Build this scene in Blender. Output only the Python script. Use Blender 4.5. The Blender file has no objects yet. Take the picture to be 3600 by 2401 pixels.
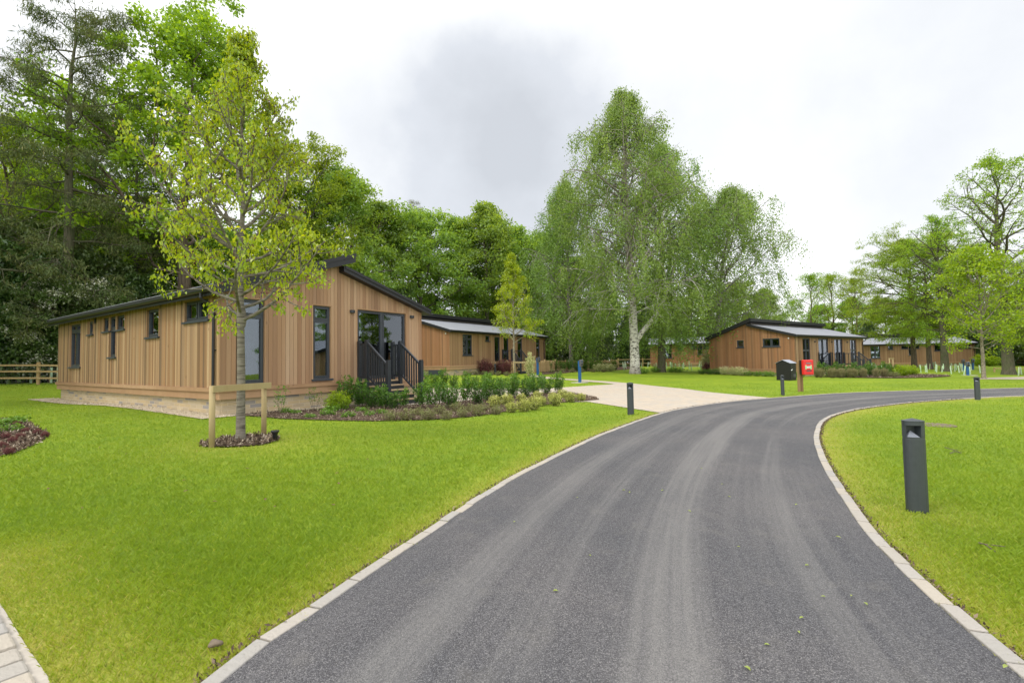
import bpy, bmesh, math, random
import numpy as np
from mathutils import Vector, Matrix
R = math.radians
C = bpy.context.scene.collection
sc = bpy.context.scene

# ------------------------------------------------------------------ camera
cam_d = bpy.data.cameras.new("camera"); cam = bpy.data.objects.new("camera", cam_d); C.objects.link(cam)
sc.camera = cam
FPX, CAMH, PITCH, ROLL = 1645.0, 1.30, R(2.27), R(1.0)
cam_d.sensor_width = 36.0; cam_d.lens = FPX / 3600 * 36.0
cam_d.clip_start = 0.05; cam_d.clip_end = 2000
_f = Vector((0, math.cos(PITCH), math.sin(PITCH))); _u0 = Vector((0, -math.sin(PITCH), math.cos(PITCH))); _r0 = Vector((1, 0, 0))
_r = _r0 * math.cos(ROLL) - _u0 * math.sin(ROLL); _u = _r0 * math.sin(ROLL) + _u0 * math.cos(ROLL)
cam.matrix_world = Matrix(((_r.x, _u.x, -_f.x, 0), (_r.y, _u.y, -_f.y, 0), (_r.z, _u.z, -_f.z, CAMH), (0, 0, 0, 1)))

# ------------------------------------------------------------------ light
SUN_EL, SUN_AZ = 50.0, -115.0          # azimuth from +Y, negative = to the left
sd = Vector((math.sin(R(SUN_AZ)) * math.cos(R(SUN_EL)), math.cos(R(SUN_AZ)) * math.cos(R(SUN_EL)), math.sin(R(SUN_EL))))
sun_d = bpy.data.lights.new("sun", 'SUN'); sun = bpy.data.objects.new("sun", sun_d); C.objects.link(sun)
sun_d.energy = 1.3; sun_d.angle = R(14); sun_d.color = (1.0, 0.95, 0.86)
sun.rotation_euler = (-sd).to_track_quat('-Z', 'Y').to_euler()
sc.view_settings.view_transform = 'Standard'; sc.view_settings.look = 'None'
sc.view_settings.exposure = 0.45; sc.view_settings.gamma = 1.0
sc.cycles.use_denoising = True
sc.cycles.max_bounces = 6; sc.cycles.transparent_max_bounces = 12
sc.cycles.diffuse_bounces = 3; sc.cycles.transmission_bounces = 4; sc.cycles.glossy_bounces = 3

world = bpy.data.worlds.new("World"); sc.world = world; world.use_nodes = True
wt = world.node_tree; wn = wt.nodes; wl = wt.links
def pix_dir(x, y):
    d = _f + _r * ((x - 1800) / FPX) - _u * ((y - 1200.5) / FPX)
    return d.normalized()
def build_sky():
    for n in list(wn): wn.remove(n)
    out = wn.new('ShaderNodeOutputWorld'); bg = wn.new('ShaderNodeBackground'); wl.new(bg.outputs[0], out.inputs[0])
    bg.inputs[1].default_value = 0.1
    sky = wn.new('ShaderNodeTexSky'); sky.sky_type = 'NISHITA'; sky.sun_disc = False
    sky.sun_elevation = R(SUN_EL); sky.sun_rotation = R(SUN_AZ)
    tc = wn.new('ShaderNodeTexCoord')
    def math_(op, a, b=None, c=None, clamp=False):
        m = wn.new('ShaderNodeMath'); m.operation = op; m.use_clamp = clamp
        for i, v in enumerate((a, b, c)):
            if v is None: continue
            if isinstance(v, (int, float)): m.inputs[i].default_value = v
            else: wl.new(v, m.inputs[i])
        return m.outputs[0]
    nz = wn.new('ShaderNodeTexNoise'); nz.inputs['Scale'].default_value = 2.6; nz.inputs['Detail'].default_value = 6; nz.inputs['Roughness'].default_value = .5
    wl.new(tc.outputs['Generated'], nz.inputs['Vector'])
    add = wn.new('ShaderNodeVectorMath'); add.operation = 'MULTIPLY_ADD'
    wl.new(nz.outputs['Color'], add.inputs[0]); add.inputs[1].default_value = (.34, .34, .34); 
    sub = wn.new('ShaderNodeVectorMath'); sub.operation = 'SUBTRACT'; wl.new(tc.outputs['Generated'], sub.inputs[0]); sub.inputs[1].default_value = (.17, .17, .17)
    wl.new(sub.outputs[0], add.inputs[2])
    nrm = wn.new('ShaderNodeVectorMath'); nrm.operation = 'NORMALIZE'; wl.new(add.outputs[0], nrm.inputs[0])
    total = None
    # darker cloud bank: (pixel in the photograph -> sky direction), half width in degrees, weight
    for (px, py, hw, wgt) in ((1990, 700, 15, .62), (1900, 430, 11, .26), (1880, 220, 9, .10), (1560, 600, 13, .44), (1760, 700, 12, .32), (1230, 430, 12, .34), (2250, 420, 9, .16), (3300, 500, 14, .14), (3000, 250, 10, .08), (-2500, 300, 34, .5), (6000, -500, 38, .5)):
        d = pix_dir(px, py)
        dt = wn.new('ShaderNodeVectorMath'); dt.operation = 'DOT_PRODUCT'; wl.new(nrm.outputs[0], dt.inputs[0]); dt.inputs[1].default_value = d
        mr = wn.new('ShaderNodeMapRange'); mr.interpolation_type = 'SMOOTHSTEP'
        wl.new(dt.outputs['Value'], mr.inputs[0]); mr.inputs[1].default_value = math.cos(R(hw * 1.5)); mr.inputs[2].default_value = math.cos(R(hw * .1))
        mr.inputs[3].default_value = 0; mr.inputs[4].default_value = wgt
        total = mr.outputs[0] if total is None else math_('ADD', total, mr.outputs[0])
    n2 = wn.new('ShaderNodeTexNoise'); n2.inputs['Scale'].default_value = 3.6; n2.inputs['Detail'].default_value = 7; n2.inputs['Roughness'].default_value = .55
    wl.new(tc.outputs['Generated'], n2.inputs['Vector'])
    mod = math_('MULTIPLY_ADD', n2.outputs['Fac'], 1.5, -.05)
    mask = math_('MULTIPLY', math_('MULTIPLY', total, .68), mod, clamp=True)
    ramp = wn.new('ShaderNodeValToRGB'); wl.new(mask, ramp.inputs[0]); e = ramp.color_ramp.elements
    e[0].position = 0; e[0].color = (1.0, 1.0, 1.0, 1)
    e[1].position = 1; e[1].color = (.300, .314, .336, 1)
    k = ramp.color_ramp.elements.new(.20); k.color = (.470, .478, .486, 1)
    k = ramp.color_ramp.elements.new(.55); k.color = (.355, .370, .395, 1)
    sc10 = wn.new('ShaderNodeVectorMath'); sc10.operation = 'SCALE'; wl.new(ramp.outputs[0], sc10.inputs[0]); sc10.inputs['Scale'].default_value = 17.0
    mx = wn.new('ShaderNodeMix'); mx.data_type = 'RGBA'; mx.inputs[0].default_value = .93
    wl.new(sky.outputs[0], mx.inputs[6]); wl.new(sc10.outputs[0], mx.inputs[7]); wl.new(mx.outputs[2], bg.inputs[0])
build_sky()

# ------------------------------------------------------------------ terrain height
CP = np.array([(0,0,0),(3.5,4,0),(3,12,0),(10.7,18.6,0),(16,16.5,0),(-7,11.4,0),(-3,17,0),(0,8,0),(10,8,0),(20,10,0),(-5,3,0),(-6,8,0),(4,18,0),
 (21,35,.26),(17,40,.35),(32,42,.40),(-4.3,32.3,.43),(3,44,.5),(19,63,.77),(31,58,.75),(50,63,.83),(62,63,.9),(-18,19,-.19),(-25,24.7,.15),(-30,40,-.3),(-30,60,-.2),(40,36,.22),(90,90,1.6),(-80,90,-1.0),(80,20,.7),(0,90,.6),(13,45,.45)], float)
def g(x, y):
    x = np.asarray(x, float); y = np.asarray(y, float)
    d2 = (CP[:, 0] - x[..., None]) ** 2 + (CP[:, 1] - y[..., None]) ** 2
    w = 1 / (d2 + 8) ** 1.7
    r = -.0175 * x - .0056 * y + (w * CP[:, 2]).sum(-1) / w.sum(-1)
    return r if r.ndim else float(r)
def at(x, y, depth=None):
    """ground point seen at photograph pixel (x, y); with depth: the point at that distance along the view axis, on the ground under it"""
    d = _f + _r * ((x - 1800) / FPX) - _u * ((y - 1200.5) / FPX)
    if depth is not None:
        t = depth / d.y; X, Y = d.x * t, depth
        return Vector((X, Y, g(X, Y)))
    t, lo = 1.0, .5
    while t < 260:
        q = d * t
        if CAMH + q.z < g(q.x, q.y): break
        lo = t; t *= 1.03
    hi = t
    for _ in range(25):
        m = (lo + hi) / 2; q = d * m
        if CAMH + q.z < g(q.x, q.y): hi = m
        else: lo = m
    q = d * hi
    return Vector((q.x, q.y, g(q.x, q.y)))

# ------------------------------------------------------------------ materials
def new_mat(name):
    m = bpy.data.materials.new(name); m.use_nodes = True; nt = m.node_tree
    b = nt.nodes['Principled BSDF']; return m, nt, b
def N(nt, t, **kw):
    n = nt.nodes.new(t)
    for k, v in kw.items():
        if k in n.inputs: n.inputs[k].default_value = v
        else: setattr(n, k, v)
    return n
def ramp(nt, fac, stops):
    r = nt.nodes.new('ShaderNodeValToRGB'); nt.links.new(fac, r.inputs[0]); el = r.color_ramp.elements
    el[0].position, el[0].color = stops[0][0], (*stops[0][1], 1)
    el[1].position, el[1].color = stops[-1][0], (*stops[-1][1], 1)
    for p, c in stops[1:-1]:
        k = el.new(p); k.color = (*c, 1)
    return r.outputs[0]
def mixc(nt, fac, a, b, mode='MIX'):
    m = nt.nodes.new('ShaderNodeMix'); m.data_type = 'RGBA'; m.blend_type = mode
    for i, v in ((0, fac), (6, a), (7, b)):
        if isinstance(v, (int, float)): m.inputs[i].default_value = v
        elif isinstance(v, tuple): m.inputs[i].default_value = (*v, 1) if len(v) == 3 else v
        else: nt.links.new(v, m.inputs[i])
    return m.outputs[2]
def mth(nt, op, a, b=None, c=None, clamp=False):
    m = nt.nodes.new('ShaderNodeMath'); m.operation = op; m.use_clamp = clamp
    for i, v in enumerate((a, b, c)):
        if v is None: continue
        if isinstance(v, (int, float)): m.inputs[i].default_value = v
        else: nt.links.new(v, m.inputs[i])
    return m.outputs[0]
def coords(nt, kind='Object', scale=(1, 1, 1), rot=(0, 0, 0)):
    tc = nt.nodes.new('ShaderNodeTexCoord'); mp = nt.nodes.new('ShaderNodeMapping')
    mp.inputs['Scale'].default_value = scale; mp.inputs['Rotation'].default_value = rot
    nt.links.new(tc.outputs[kind], mp.inputs['Vector']); return mp.outputs[0]
def noise(nt, vec, scale, detail=4, rough=.55):
    n = nt.nodes.new('ShaderNodeTexNoise'); n.inputs['Scale'].default_value = scale; n.inputs['Detail'].default_value = detail; n.inputs['Roughness'].default_value = rough
    if vec is not None: nt.links.new(vec, n.inputs['Vector'])
    return n.outputs['Fac']
def bump(nt, b, h, strength, dist):
    bm_ = nt.nodes.new('ShaderNodeBump'); bm_.inputs['Strength'].default_value = strength; bm_.inputs['Distance'].default_value = dist
    nt.links.new(h, bm_.inputs['Height']); nt.links.new(bm_.outputs[0], b.inputs['Normal'])
def simple(name, col, rough=.5, metal=0, var=.12, nscale=8, bumpv=0, spec=.5):
    m, nt, b = new_mat(name); v = coords(nt); n = noise(nt, v, nscale, 5)
    lo = tuple(c * (1 - var) for c in col); hi = tuple(min(1, c * (1 + var)) for c in col)
    nt.links.new(ramp(nt, n, [(.3, lo), (.7, hi)]), b.inputs['Base Color'])
    b.inputs['Roughness'].default_value = rough; b.inputs['Metallic'].default_value = metal; b.inputs['Specular IOR Level'].default_value = spec
    if bumpv: bump(nt, b, noise(nt, v, nscale * 12, 3), bumpv, .01)
    return m
M = {}
M['grey_paint'] = simple('anthracite_paint', (.021, .025, .032), .45, var=.15)
M['grey_frame'] = simple('anthracite_frame', (.040, .046, .058), .42, var=.1)
M['black_plastic'] = simple('black_plastic', (.012, .012, .014), .35)
M['fascia'] = simple('black_fascia', (.013, .013, .016), .5, var=.15, nscale=3)
M['bollard'] = simple('bollard_powder_coat', (.038, .046, .050), .42, var=.08, nscale=30, bumpv=.1)
M['reflector'] = simple('reflector_grey', (.20, .215, .25), .25)
M['white_plastic'] = simple('white_plastic', (.7, .7, .68), .4)
M['black_sheet'] = simple('black_sheet_metal', (.008, .008, .009), .5)
M['grey_lid'] = simple('grey_lid_metal', (.30, .32, .38), .35, var=.1)
M['red'] = simple('red_plastic', (.62, .02, .018), .35, var=.1, nscale=3)
M['blue'] = simple('blue_powder_coat', (.010, .085, .24), .45, var=.12, nscale=5)
M['charger'] = simple('charger_grey', (.09, .09, .105), .35)
M['screen'] = simple('dark_screen', (.02, .05, .08), .12)
M['curtain'] = simple('curtain_cloth', (.62, .66, .50), .9, var=.15, nscale=12)
M['guard'] = simple('pale_green_tube', (.50, .68, .48), .5, var=.2, nscale=6)
M['label_white'] = simple('label_white', (.8, .8, .82), .5)
M['label_green'] = simple('label_green', (.25, .6, .25), .5)
M['label_cream'] = simple('label_cream', (.75, .55, .3), .5)
M['label_grey'] = simple('label_grey', (.16, .15, .15), .5)
M['interior'] = simple('interior_board', (.045, .04, .035), .9)
M['petal'] = simple('white_petal', (.75, .75, .66), .7)
M['concrete'] = simple('concrete_pad', (.42, .38, .33), .9, nscale=20)
M['rock'] = simple('dry_clod', (.20, .155, .11), .95, nscale=30, bumpv=.8)
M['deadleaf'] = simple('dead_leaf', (.16, .08, .045), .8)
M['freshleaf'] = simple('fallen_leaf_green', (.24, .29, .06), .6)
M['pipe'] = simple('downpipe_black', (.008, .008, .010), .4)

def wood_mat(name, cols, grain=.35, rough=.65, greyp=0.0):
    """timber whose tone is chosen per board by UV.x (0..1); grain along the board's long axis (UV.y)"""
    m, nt, b = new_mat(name)
    uv = nt.nodes.new('ShaderNodeUVMap'); sep = nt.nodes.new('ShaderNodeSeparateXYZ'); nt.links.new(uv.outputs[0], sep.inputs[0])
    wn_ = nt.nodes.new('ShaderNodeTexWhiteNoise'); wn_.noise_dimensions = '1D'
    nt.links.new(mth(nt, 'FLOOR', mth(nt, 'MULTIPLY', sep.outputs[0], 977.0)), wn_.inputs['W'])
    k = len(cols); base = ramp(nt, wn_.outputs['Value'], [(i / (k - 1), c) for i, c in enumerate(cols)])
    o = coords(nt, 'Object', (26, 26, 1.3)); gr = noise(nt, o, 1.6, 6, .62)
    col = mixc(nt, mth(nt, 'MULTIPLY', gr, grain), base, tuple(c * .38 for c in cols[len(cols) // 2]))
    o2 = coords(nt, 'Object', (3, 3, .35)); pt = noise(nt, o2, 1.4, 3)
    col = mixc(nt, mth(nt, 'MULTIPLY_ADD', pt, 1.1, -.35, clamp=True), col, mixc(nt, 1.0, col, (.80, .70, .60), 'MULTIPLY'))
    # knots
    vo = nt.nodes.new('ShaderNodeTexVoronoi'); vo.inputs['Scale'].default_value = 2.2
    nt.links.new(coords(nt, 'Object', (1, 1, .55)), vo.inputs['Vector'])
    kn = ramp(nt, vo.outputs['Distance'], [(0.0, (1, 1, 1)), (.035, (.7, .7, .7)), (.075, (0, 0, 0))])
    col = mixc(nt, mth(nt, 'MULTIPLY', kn, .7), col, tuple(c * .3 for c in cols[0]))
    nt.links.new(col, b.inputs['Base Color']); b.inputs['Roughness'].default_value = rough; b.inputs['Specular IOR Level'].default_value = .25
    bump(nt, b, gr, .18, .004)
    return m
CEDAR_SIDE = [(0.316, 0.188, 0.093), (0.428, 0.271, 0.146), (0.186, 0.109, 0.057), (0.502, 0.341, 0.194), (0.307, 0.166, 0.08), (0.539, 0.376, 0.221), (0.223, 0.136, 0.08), (0.391, 0.219, 0.102), (0.14, 0.086, 0.053), (0.446, 0.302, 0.177), (0.26, 0.14, 0.066)]
CEDAR_FRONT = [(.44,.275,.165), (.33,.195,.115), (.52,.345,.215), (.25,.145,.088), (.47,.305,.185), (.38,.225,.13), (.30,.175,.105), (.55,.38,.25)]
CEDAR_DARK = [(.34,.175,.085), (.28,.135,.062), (.40,.22,.115), (.22,.12,.065), (.36,.18,.09), (.30,.15,.072)]  # dark boards; birch shade on the third lodge's gable put into the colour
M['cedar_side'] = wood_mat('cedar_side_boards', CEDAR_SIDE)
M['cedar_front'] = wood_mat('cedar_front_boards', CEDAR_FRONT)
M['cedar_dark'] = wood_mat('cedar_shaded_boards', CEDAR_DARK)
M['cedar_far'] = wood_mat('cedar_far_boards', [(.30,.175,.095), (.36,.225,.13), (.26,.15,.08), (.40,.27,.155), (.33,.19,.10)])
M['trim'] = wood_mat('cedar_trim', [(.44,.275,.155), (.36,.215,.12), (.50,.33,.20), (.40,.24,.135)], .35)
M['fence'] = wood_mat('softwood_fence', [(.46,.335,.165), (.52,.39,.20), (.40,.28,.13), (.50,.36,.19)], .3, .8)
M['stake'] = wood_mat('treated_stake', [(.40,.32,.165), (.44,.35,.19), (.36,.28,.14)], .35, .8)
M['post_brown'] = wood_mat('brown_post', [(.27,.17,.085), (.33,.215,.11), (.22,.13,.06)], .45, .8)
M['tread'] = wood_mat('tread_nosing', [(.50,.38,.24), (.46,.34,.21)], .2, .7)

def roof_mat():
    m, nt, b = new_mat('roof_membrane'); v = coords(nt, 'Object', (1, 1, 1)); n = noise(nt, v, 1.2, 5); n2 = noise(nt, v, 90, 2)
    c = ramp(nt, n, [(.3, (.21, .22, .255)), (.7, (.27, .28, .315))]); c = mixc(nt, .25, c, ramp(nt, n2, [(.3, (.14,.15,.17)), (.7, (.36,.37,.4))]))
    # welded seams running down the slope
    sp = nt.nodes.new('ShaderNodeSeparateXYZ'); nt.links.new(coords(nt, 'Object'), sp.inputs[0])
    fr = mth(nt, 'FRACT', mth(nt, 'MULTIPLY', sp.outputs[1], .95)); seam = mth(nt, 'LESS_THAN', fr, .018)
    c = mixc(nt, mth(nt, 'MULTIPLY', seam, .5), c, (.13, .135, .15))
    nt.links.new(c, b.inputs['Base Color']); b.inputs['Roughness'].default_value = .55; bump(nt, b, n2, .15, .004); return m
M['roof'] = roof_mat()
def glass_mat(name='window_glass', tint=(.62, .68, .68), add=.10):
    m = bpy.data.materials.new(name); m.use_nodes = True; nt = m.node_tree
    for n in list(nt.nodes): nt.nodes.remove(n)
    out = N(nt, 'ShaderNodeOutputMaterial'); mx = N(nt, 'ShaderNodeMixShader'); tr = N(nt, 'ShaderNodeBsdfTransparent'); gl = N(nt, 'ShaderNodeBsdfGlossy')
    tr.inputs[0].default_value = (*tint, 1); gl.inputs['Roughness'].default_value = .0; gl.inputs[0].default_value = (.80, .86, .95, 1)
    fr = N(nt, 'ShaderNodeFresnel'); fr.inputs['IOR'].default_value = 1.6
    v = coords(nt, 'Object'); nz = noise(nt, v, 1.1, 2)
    bp = N(nt, 'ShaderNodeBump'); bp.inputs['Strength'].default_value = .06; bp.inputs['Distance'].default_value = .02; nt.links.new(nz, bp.inputs['Height'])
    nt.links.new(bp.outputs[0], gl.inputs['Normal'])
    fac = mth(nt, 'ADD', mth(nt, 'MULTIPLY', fr.outputs[0], 1.25), add, clamp=True)
    nt.links.new(fac, mx.inputs[0]); nt.links.new(tr.outputs[0], mx.inputs[1]); nt.links.new(gl.outputs[0], mx.inputs[2]); nt.links.new(mx.outputs[0], out.inputs[0]); return m
M['glass'] = glass_mat()
M['clear_glass'] = glass_mat('balustrade_glass', (.72, .85, .80), .10)

def stone_mat():
    m, nt, b = new_mat('plinth_stone')
    uv = nt.nodes.new('ShaderNodeUVMap')
    br = nt.nodes.new('ShaderNodeTexBrick'); nt.links.new(uv.outputs[0], br.inputs['Vector'])
    br.inputs['Scale'].default_value = 1; br.inputs['Mortar Size'].default_value = .008; br.inputs['Brick Width'].default_value = .34; br.inputs['Row Height'].default_value = .095
    br.inputs['Mortar Smooth'].default_value = .3; br.inputs['Bias'].default_value = 0
    br.inputs['Color1'].default_value = (0, 0, 0, 1); br.inputs['Color2'].default_value = (1, 1, 1, 1); br.inputs['Mortar'].default_value = (.5, .5, .5, 1)
    br.offset = .43
    c = ramp(nt, br.outputs['Color'], [(0, (.52, .40, .23)), (.3, (.46, .36, .22)), (.55, (.56, .46, .30)), (.85, (.40, .33, .23)), (.97, (.26, .255, .26))])
    n = noise(nt, coords(nt), 9, 6); c = mixc(nt, mth(nt, 'MULTIPLY', n, .45), c, (.33, .25, .15))
    c = mixc(nt, br.outputs['Fac'], c, (.56, .47, .34))
    nt.links.new(c, b.inputs['Base Color']); b.inputs['Roughness'].default_value = .9
    h = mth(nt, 'MULTIPLY_ADD', br.outputs['Fac'], -1.0, mth(nt, 'MULTIPLY', noise(nt, coords(nt), 30, 4), .6)); bump(nt, b, h, .9, .015); return m
M['stone'] = stone_mat()

def asphalt_mat():
    m, nt, b = new_mat('asphalt')
    o = coords(nt)
    vo = nt.nodes.new('ShaderNodeTexVoronoi'); vo.inputs['Scale'].default_value = 210; nt.links.new(o, vo.inputs['Vector'])
    vs = nt.nodes.new('ShaderNodeSeparateColor'); nt.links.new(vo.outputs['Color'], vs.inputs[0])
    c = ramp(nt, vs.outputs[0], [(0, (.048, .047, .052)), (.45, (.088, .087, .095)), (.8, (.125, .124, .134)), (1, (.20, .197, .20))])
    gap = ramp(nt, vo.outputs['Distance'], [(.35, (1, 1, 1)), (.8, (.55, .55, .55))]); c = mixc(nt, 1.0, c, gap, 'MULTIPLY')
    big = noise(nt, o, .55, 5); c = mixc(nt, mth(nt, 'MULTIPLY_ADD', big, 2.2, -.85, clamp=True), c, mixc(nt, 1.0, c, (1.55, 1.46, 1.36), 'MULTIPLY'))
    mid = noise(nt, o, 3.5, 6, .65); c = mixc(nt, mth(nt, 'MULTIPLY_ADD', mid, 1.8, -1.0, clamp=True), c, (.18, .168, .15))
    uv = nt.nodes.new('ShaderNodeUVMap'); mp = N(nt, 'ShaderNodeMapping'); mp.inputs['Scale'].default_value = (9, .16, 1); nt.links.new(uv.outputs[0], mp.inputs['Vector'])
    st = noise(nt, mp.outputs[0], 1.3, 4, .5)
    mp2 = N(nt, 'ShaderNodeMapping'); mp2.inputs['Scale'].default_value = (60, .35, 1); nt.links.new(uv.outputs[0], mp2.inputs['Vector'])
    st2 = noise(nt, mp2.outputs[0], 1.0, 4, .6)
    sep = nt.nodes.new('ShaderNodeSeparateXYZ'); nt.links.new(uv.outputs[0], sep.inputs[0])
    def band(cn, w):
        d = mth(nt, 'ABSOLUTE', mth(nt, 'SUBTRACT', sep.outputs[0], cn)); mr = N(nt, 'ShaderNodeMapRange'); mr.interpolation_type = 'SMOOTHSTEP'
        nt.links.new(d, mr.inputs[0]); mr.inputs[1].default_value = w; mr.inputs[2].default_value = w * .25; return mr.outputs[0]
    bands = mth(nt, 'ADD', mth(nt, 'ADD', band(.56, .10), mth(nt, 'MULTIPLY', band(.20, .07), .7)), mth(nt, 'ADD', mth(nt, 'MULTIPLY', band(.82, .05), .45), mth(nt, 'MULTIPLY', band(.36, .05), .4)))
    dust = mth(nt, 'MULTIPLY', mth(nt, 'MULTIPLY_ADD', st, .9, mth(nt, 'MULTIPLY', bands, .62)), mth(nt, 'MULTIPLY_ADD', st2, 1.2, .1))
    dm = N(nt, 'ShaderNodeMapRange'); nt.links.new(dust, dm.inputs[0]); dm.inputs[1].default_value = .30; dm.inputs[2].default_value = .85; dm.inputs[3].default_value = 0; dm.inputs[4].default_value = .62
    fine = mixc(nt, vs.outputs[1], (.13, .125, .12), (.27, .26, .25))
    c = mixc(nt, dm.outputs[0], c, fine)
    nt.links.new(c, b.inputs['Base Color']); b.inputs['Roughness'].default_value = .82; b.inputs['Specular IOR Level'].default_value = .35
    bump(nt, b, mth(nt, 'ADD', mth(nt, 'MULTIPLY', vo.outputs['Distance'], -1.0), vs.outputs[2]), .55, .005); return m
M['asphalt'] = asphalt_mat()

def lawn_mat():
    m, nt, b = new_mat('lawn_turf'); o = coords(nt)
    at_ = N(nt, 'ShaderNodeAttribute'); at_.attribute_name = 'edge'
    n1 = noise(nt, o, .35, 5); n2 = noise(nt, o, 3.0, 5); n3 = noise(nt, coords(nt, 'Object', (1, .5, 1)), 60, 3)
    c = ramp(nt, n1, [(.3, (.142, .238, .016)), (.5, (.195, .292, .019)), (.7, (.262, .342, .023))])
    c = mixc(nt, mth(nt, 'MULTIPLY_ADD', n2, 1.4, -.5, clamp=True), c, (.30, .34, .022))
    c = mixc(nt, mth(nt, 'MULTIPLY_ADD', n3, 1.5, -.45, clamp=True), c, mixc(nt, 1.0, c, (.62, .70, .6), 'MULTIPLY'))
    f = mth(nt, 'MULTIPLY', at_.outputs['Fac'], mth(nt, 'MULTIPLY_ADD', n2, 1.2, .1), clamp=True)
    c = mixc(nt, f, c, (.36, .31, .075))
    nt.links.new(c, b.inputs['Base Color']); b.inputs['Roughness'].default_value = .85; b.inputs['Specular IOR Level'].default_value = .15
    bump(nt, b, mth(nt, 'ADD', n3, noise(nt, o, 14, 4)), .9, .03); return m
M['lawn'] = lawn_mat()

def rnd_mat(name, cols, transl=0.0, tcol=None, rough=.6, gloss=.05, objvar=.0):
    """scattered leaves, blades and chips: colour by the 'rnd' face attribute"""
    m = bpy.data.materials.new(name); m.use_nodes = True; nt = m.node_tree
    for n in list(nt.nodes): nt.nodes.remove(n)
    out = N(nt, 'ShaderNodeOutputMaterial'); a = N(nt, 'ShaderNodeAttribute'); a.attribute_name = 'rnd'
    k = len(cols); c = ramp(nt, a.outputs['Fac'], [(i / (k - 1), q) for i, q in enumerate(cols)])
    if objvar:
        oi = N(nt, 'ShaderNodeObjectInfo'); h = N(nt, 'ShaderNodeHueSaturation')
        nt.links.new(mth(nt, 'MULTIPLY_ADD', oi.outputs['Random'], objvar * .10, .5 - objvar * .05), h.inputs['Hue'])
        nt.links.new(mth(nt, 'MULTIPLY_ADD', oi.outputs['Random'], objvar * .5, 1 - objvar * .25), h.inputs['Value'])
        nt.links.new(c, h.inputs['Color']); c = h.outputs[0]
    df = N(nt, 'ShaderNodeBsdfDiffuse'); nt.links.new(c, df.inputs[0]); last = df.outputs[0]
    if transl:
        tr = N(nt, 'ShaderNodeBsdfTranslucent'); nt.links.new(mixc(nt, 1.0, c, tcol or (1.5, 1.35, .6), 'MULTIPLY'), tr.inputs[0])
        mx = N(nt, 'ShaderNodeMixShader'); mx.inputs[0].default_value = transl; nt.links.new(last, mx.inputs[1]); nt.links.new(tr.outputs[0], mx.inputs[2]); last = mx.outputs[0]
    if gloss:
        gl = N(nt, 'ShaderNodeBsdfGlossy'); gl.inputs['Roughness'].default_value = rough; mx = N(nt, 'ShaderNodeMixShader'); mx.inputs[0].default_value = gloss * .55
        nt.links.new(last, mx.inputs[1]); nt.links.new(gl.outputs[0], mx.inputs[2]); last = mx.outputs[0]
    nt.links.new(last, out.inputs[0]); return m
M['grass'] = rnd_mat('grass_blades', [(.098,.195,.017), (.180,.292,.024), (.265,.372,.030), (.36,.42,.05), (.52,.46,.16)], .40, (1.3, 1.2, .6), .5, .05)
M['l_cherry'] = rnd_mat('cherry_leaf', [(.13,.22,.012), (.24,.36,.016), (.36,.47,.02), (.48,.55,.03)], .52, (1.7, 1.4, .5), .35, .07)
M['l_oak'] = rnd_mat('oak_leaf', [(.10,.17,.018), (.17,.28,.022), (.26,.40,.03), (.36,.50,.04)], .5, (1.6, 1.4, .5), .4, .05, .3)
M['l_mid'] = rnd_mat('sycamore_leaf', [(.12,.215,.045), (.17,.30,.058), (.24,.385,.07), (.32,.46,.08)], .5, (1.6, 1.4, .5), .4, .06, .35)
M['l_dark'] = rnd_mat('laurel_leaf', [(.035,.075,.025), (.065,.12,.032), (.10,.17,.04), (.15,.23,.05)], .25, (1.4, 1.3, .5), .3, .09, .5)
M['l_birch'] = rnd_mat('birch_leaf', [(.11,.20,.045), (.16,.265,.06), (.22,.34,.075), (.28,.41,.085)], .46, (1.5, 1.4, .6), .4, .06, .2)
M['l_conifer'] = rnd_mat('conifer_spray', [(.06,.09,.04), (.095,.13,.05), (.14,.17,.06), (.20,.19,.08)], .22, (1.3, 1.2, .6), .6, .02, .2)
M['l_larch'] = rnd_mat('larch_spray', [(.14,.23,.035), (.21,.32,.045), (.29,.41,.055), (.36,.48,.06)], .45, (1.5, 1.4, .5), .6, .03, .2)
M['l_lime'] = rnd_mat('lime_leaf', [(.14,.25,.018), (.22,.35,.02), (.31,.45,.025), (.42,.54,.04)], .5, (1.6, 1.4, .5), .4, .05)
M['l_hedge'] = rnd_mat('glossy_hedge_leaf', [(.025,.075,.012), (.055,.14,.018), (.10,.22,.024), (.20,.35,.032)], .3, (1.5, 1.4, .5), .3, .06)
M['l_var'] = rnd_mat('variegated_leaf', [(.15,.19,.04), (.30,.34,.08), (.50,.52,.14), (.66,.64,.24)], .3, (1.2, 1.2, .7), .4, .05)
M['l_brown'] = rnd_mat('brownish_shrub_leaf', [(.14,.10,.06), (.20,.19,.08), (.25,.29,.11), (.36,.38,.16)], .25, (1.2, 1.1, .7), .5, .04)
M['l_haw'] = rnd_mat('hawthorn_leaf', [(.05,.09,.03), (.08,.14,.035), (.10,.17,.04), (.13,.20,.05), (.55,.57,.46), (.72,.72,.66)], .25, (1.3, 1.2, .7), .4, .04)
M['l_cream'] = rnd_mat('cream_leaf', [(.20,.28,.07), (.42,.46,.20), (.66,.64,.36), (.78,.75,.5)], .3, (1.2, 1.2, .8), .4, .05)
M['l_purple'] = rnd_mat('purple_leaf', [(.06,.018,.022), (.13,.04,.045), (.20,.07,.07), (.12,.10,.04)], .3, (1.5, 1.1, .9), .4, .06)
M['l_weed'] = rnd_mat('weed_leaf', [(.06,.15,.02), (.13,.26,.03), (.22,.36,.05)], .3, (1.4, 1.3, .5), .4, .05)
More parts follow.
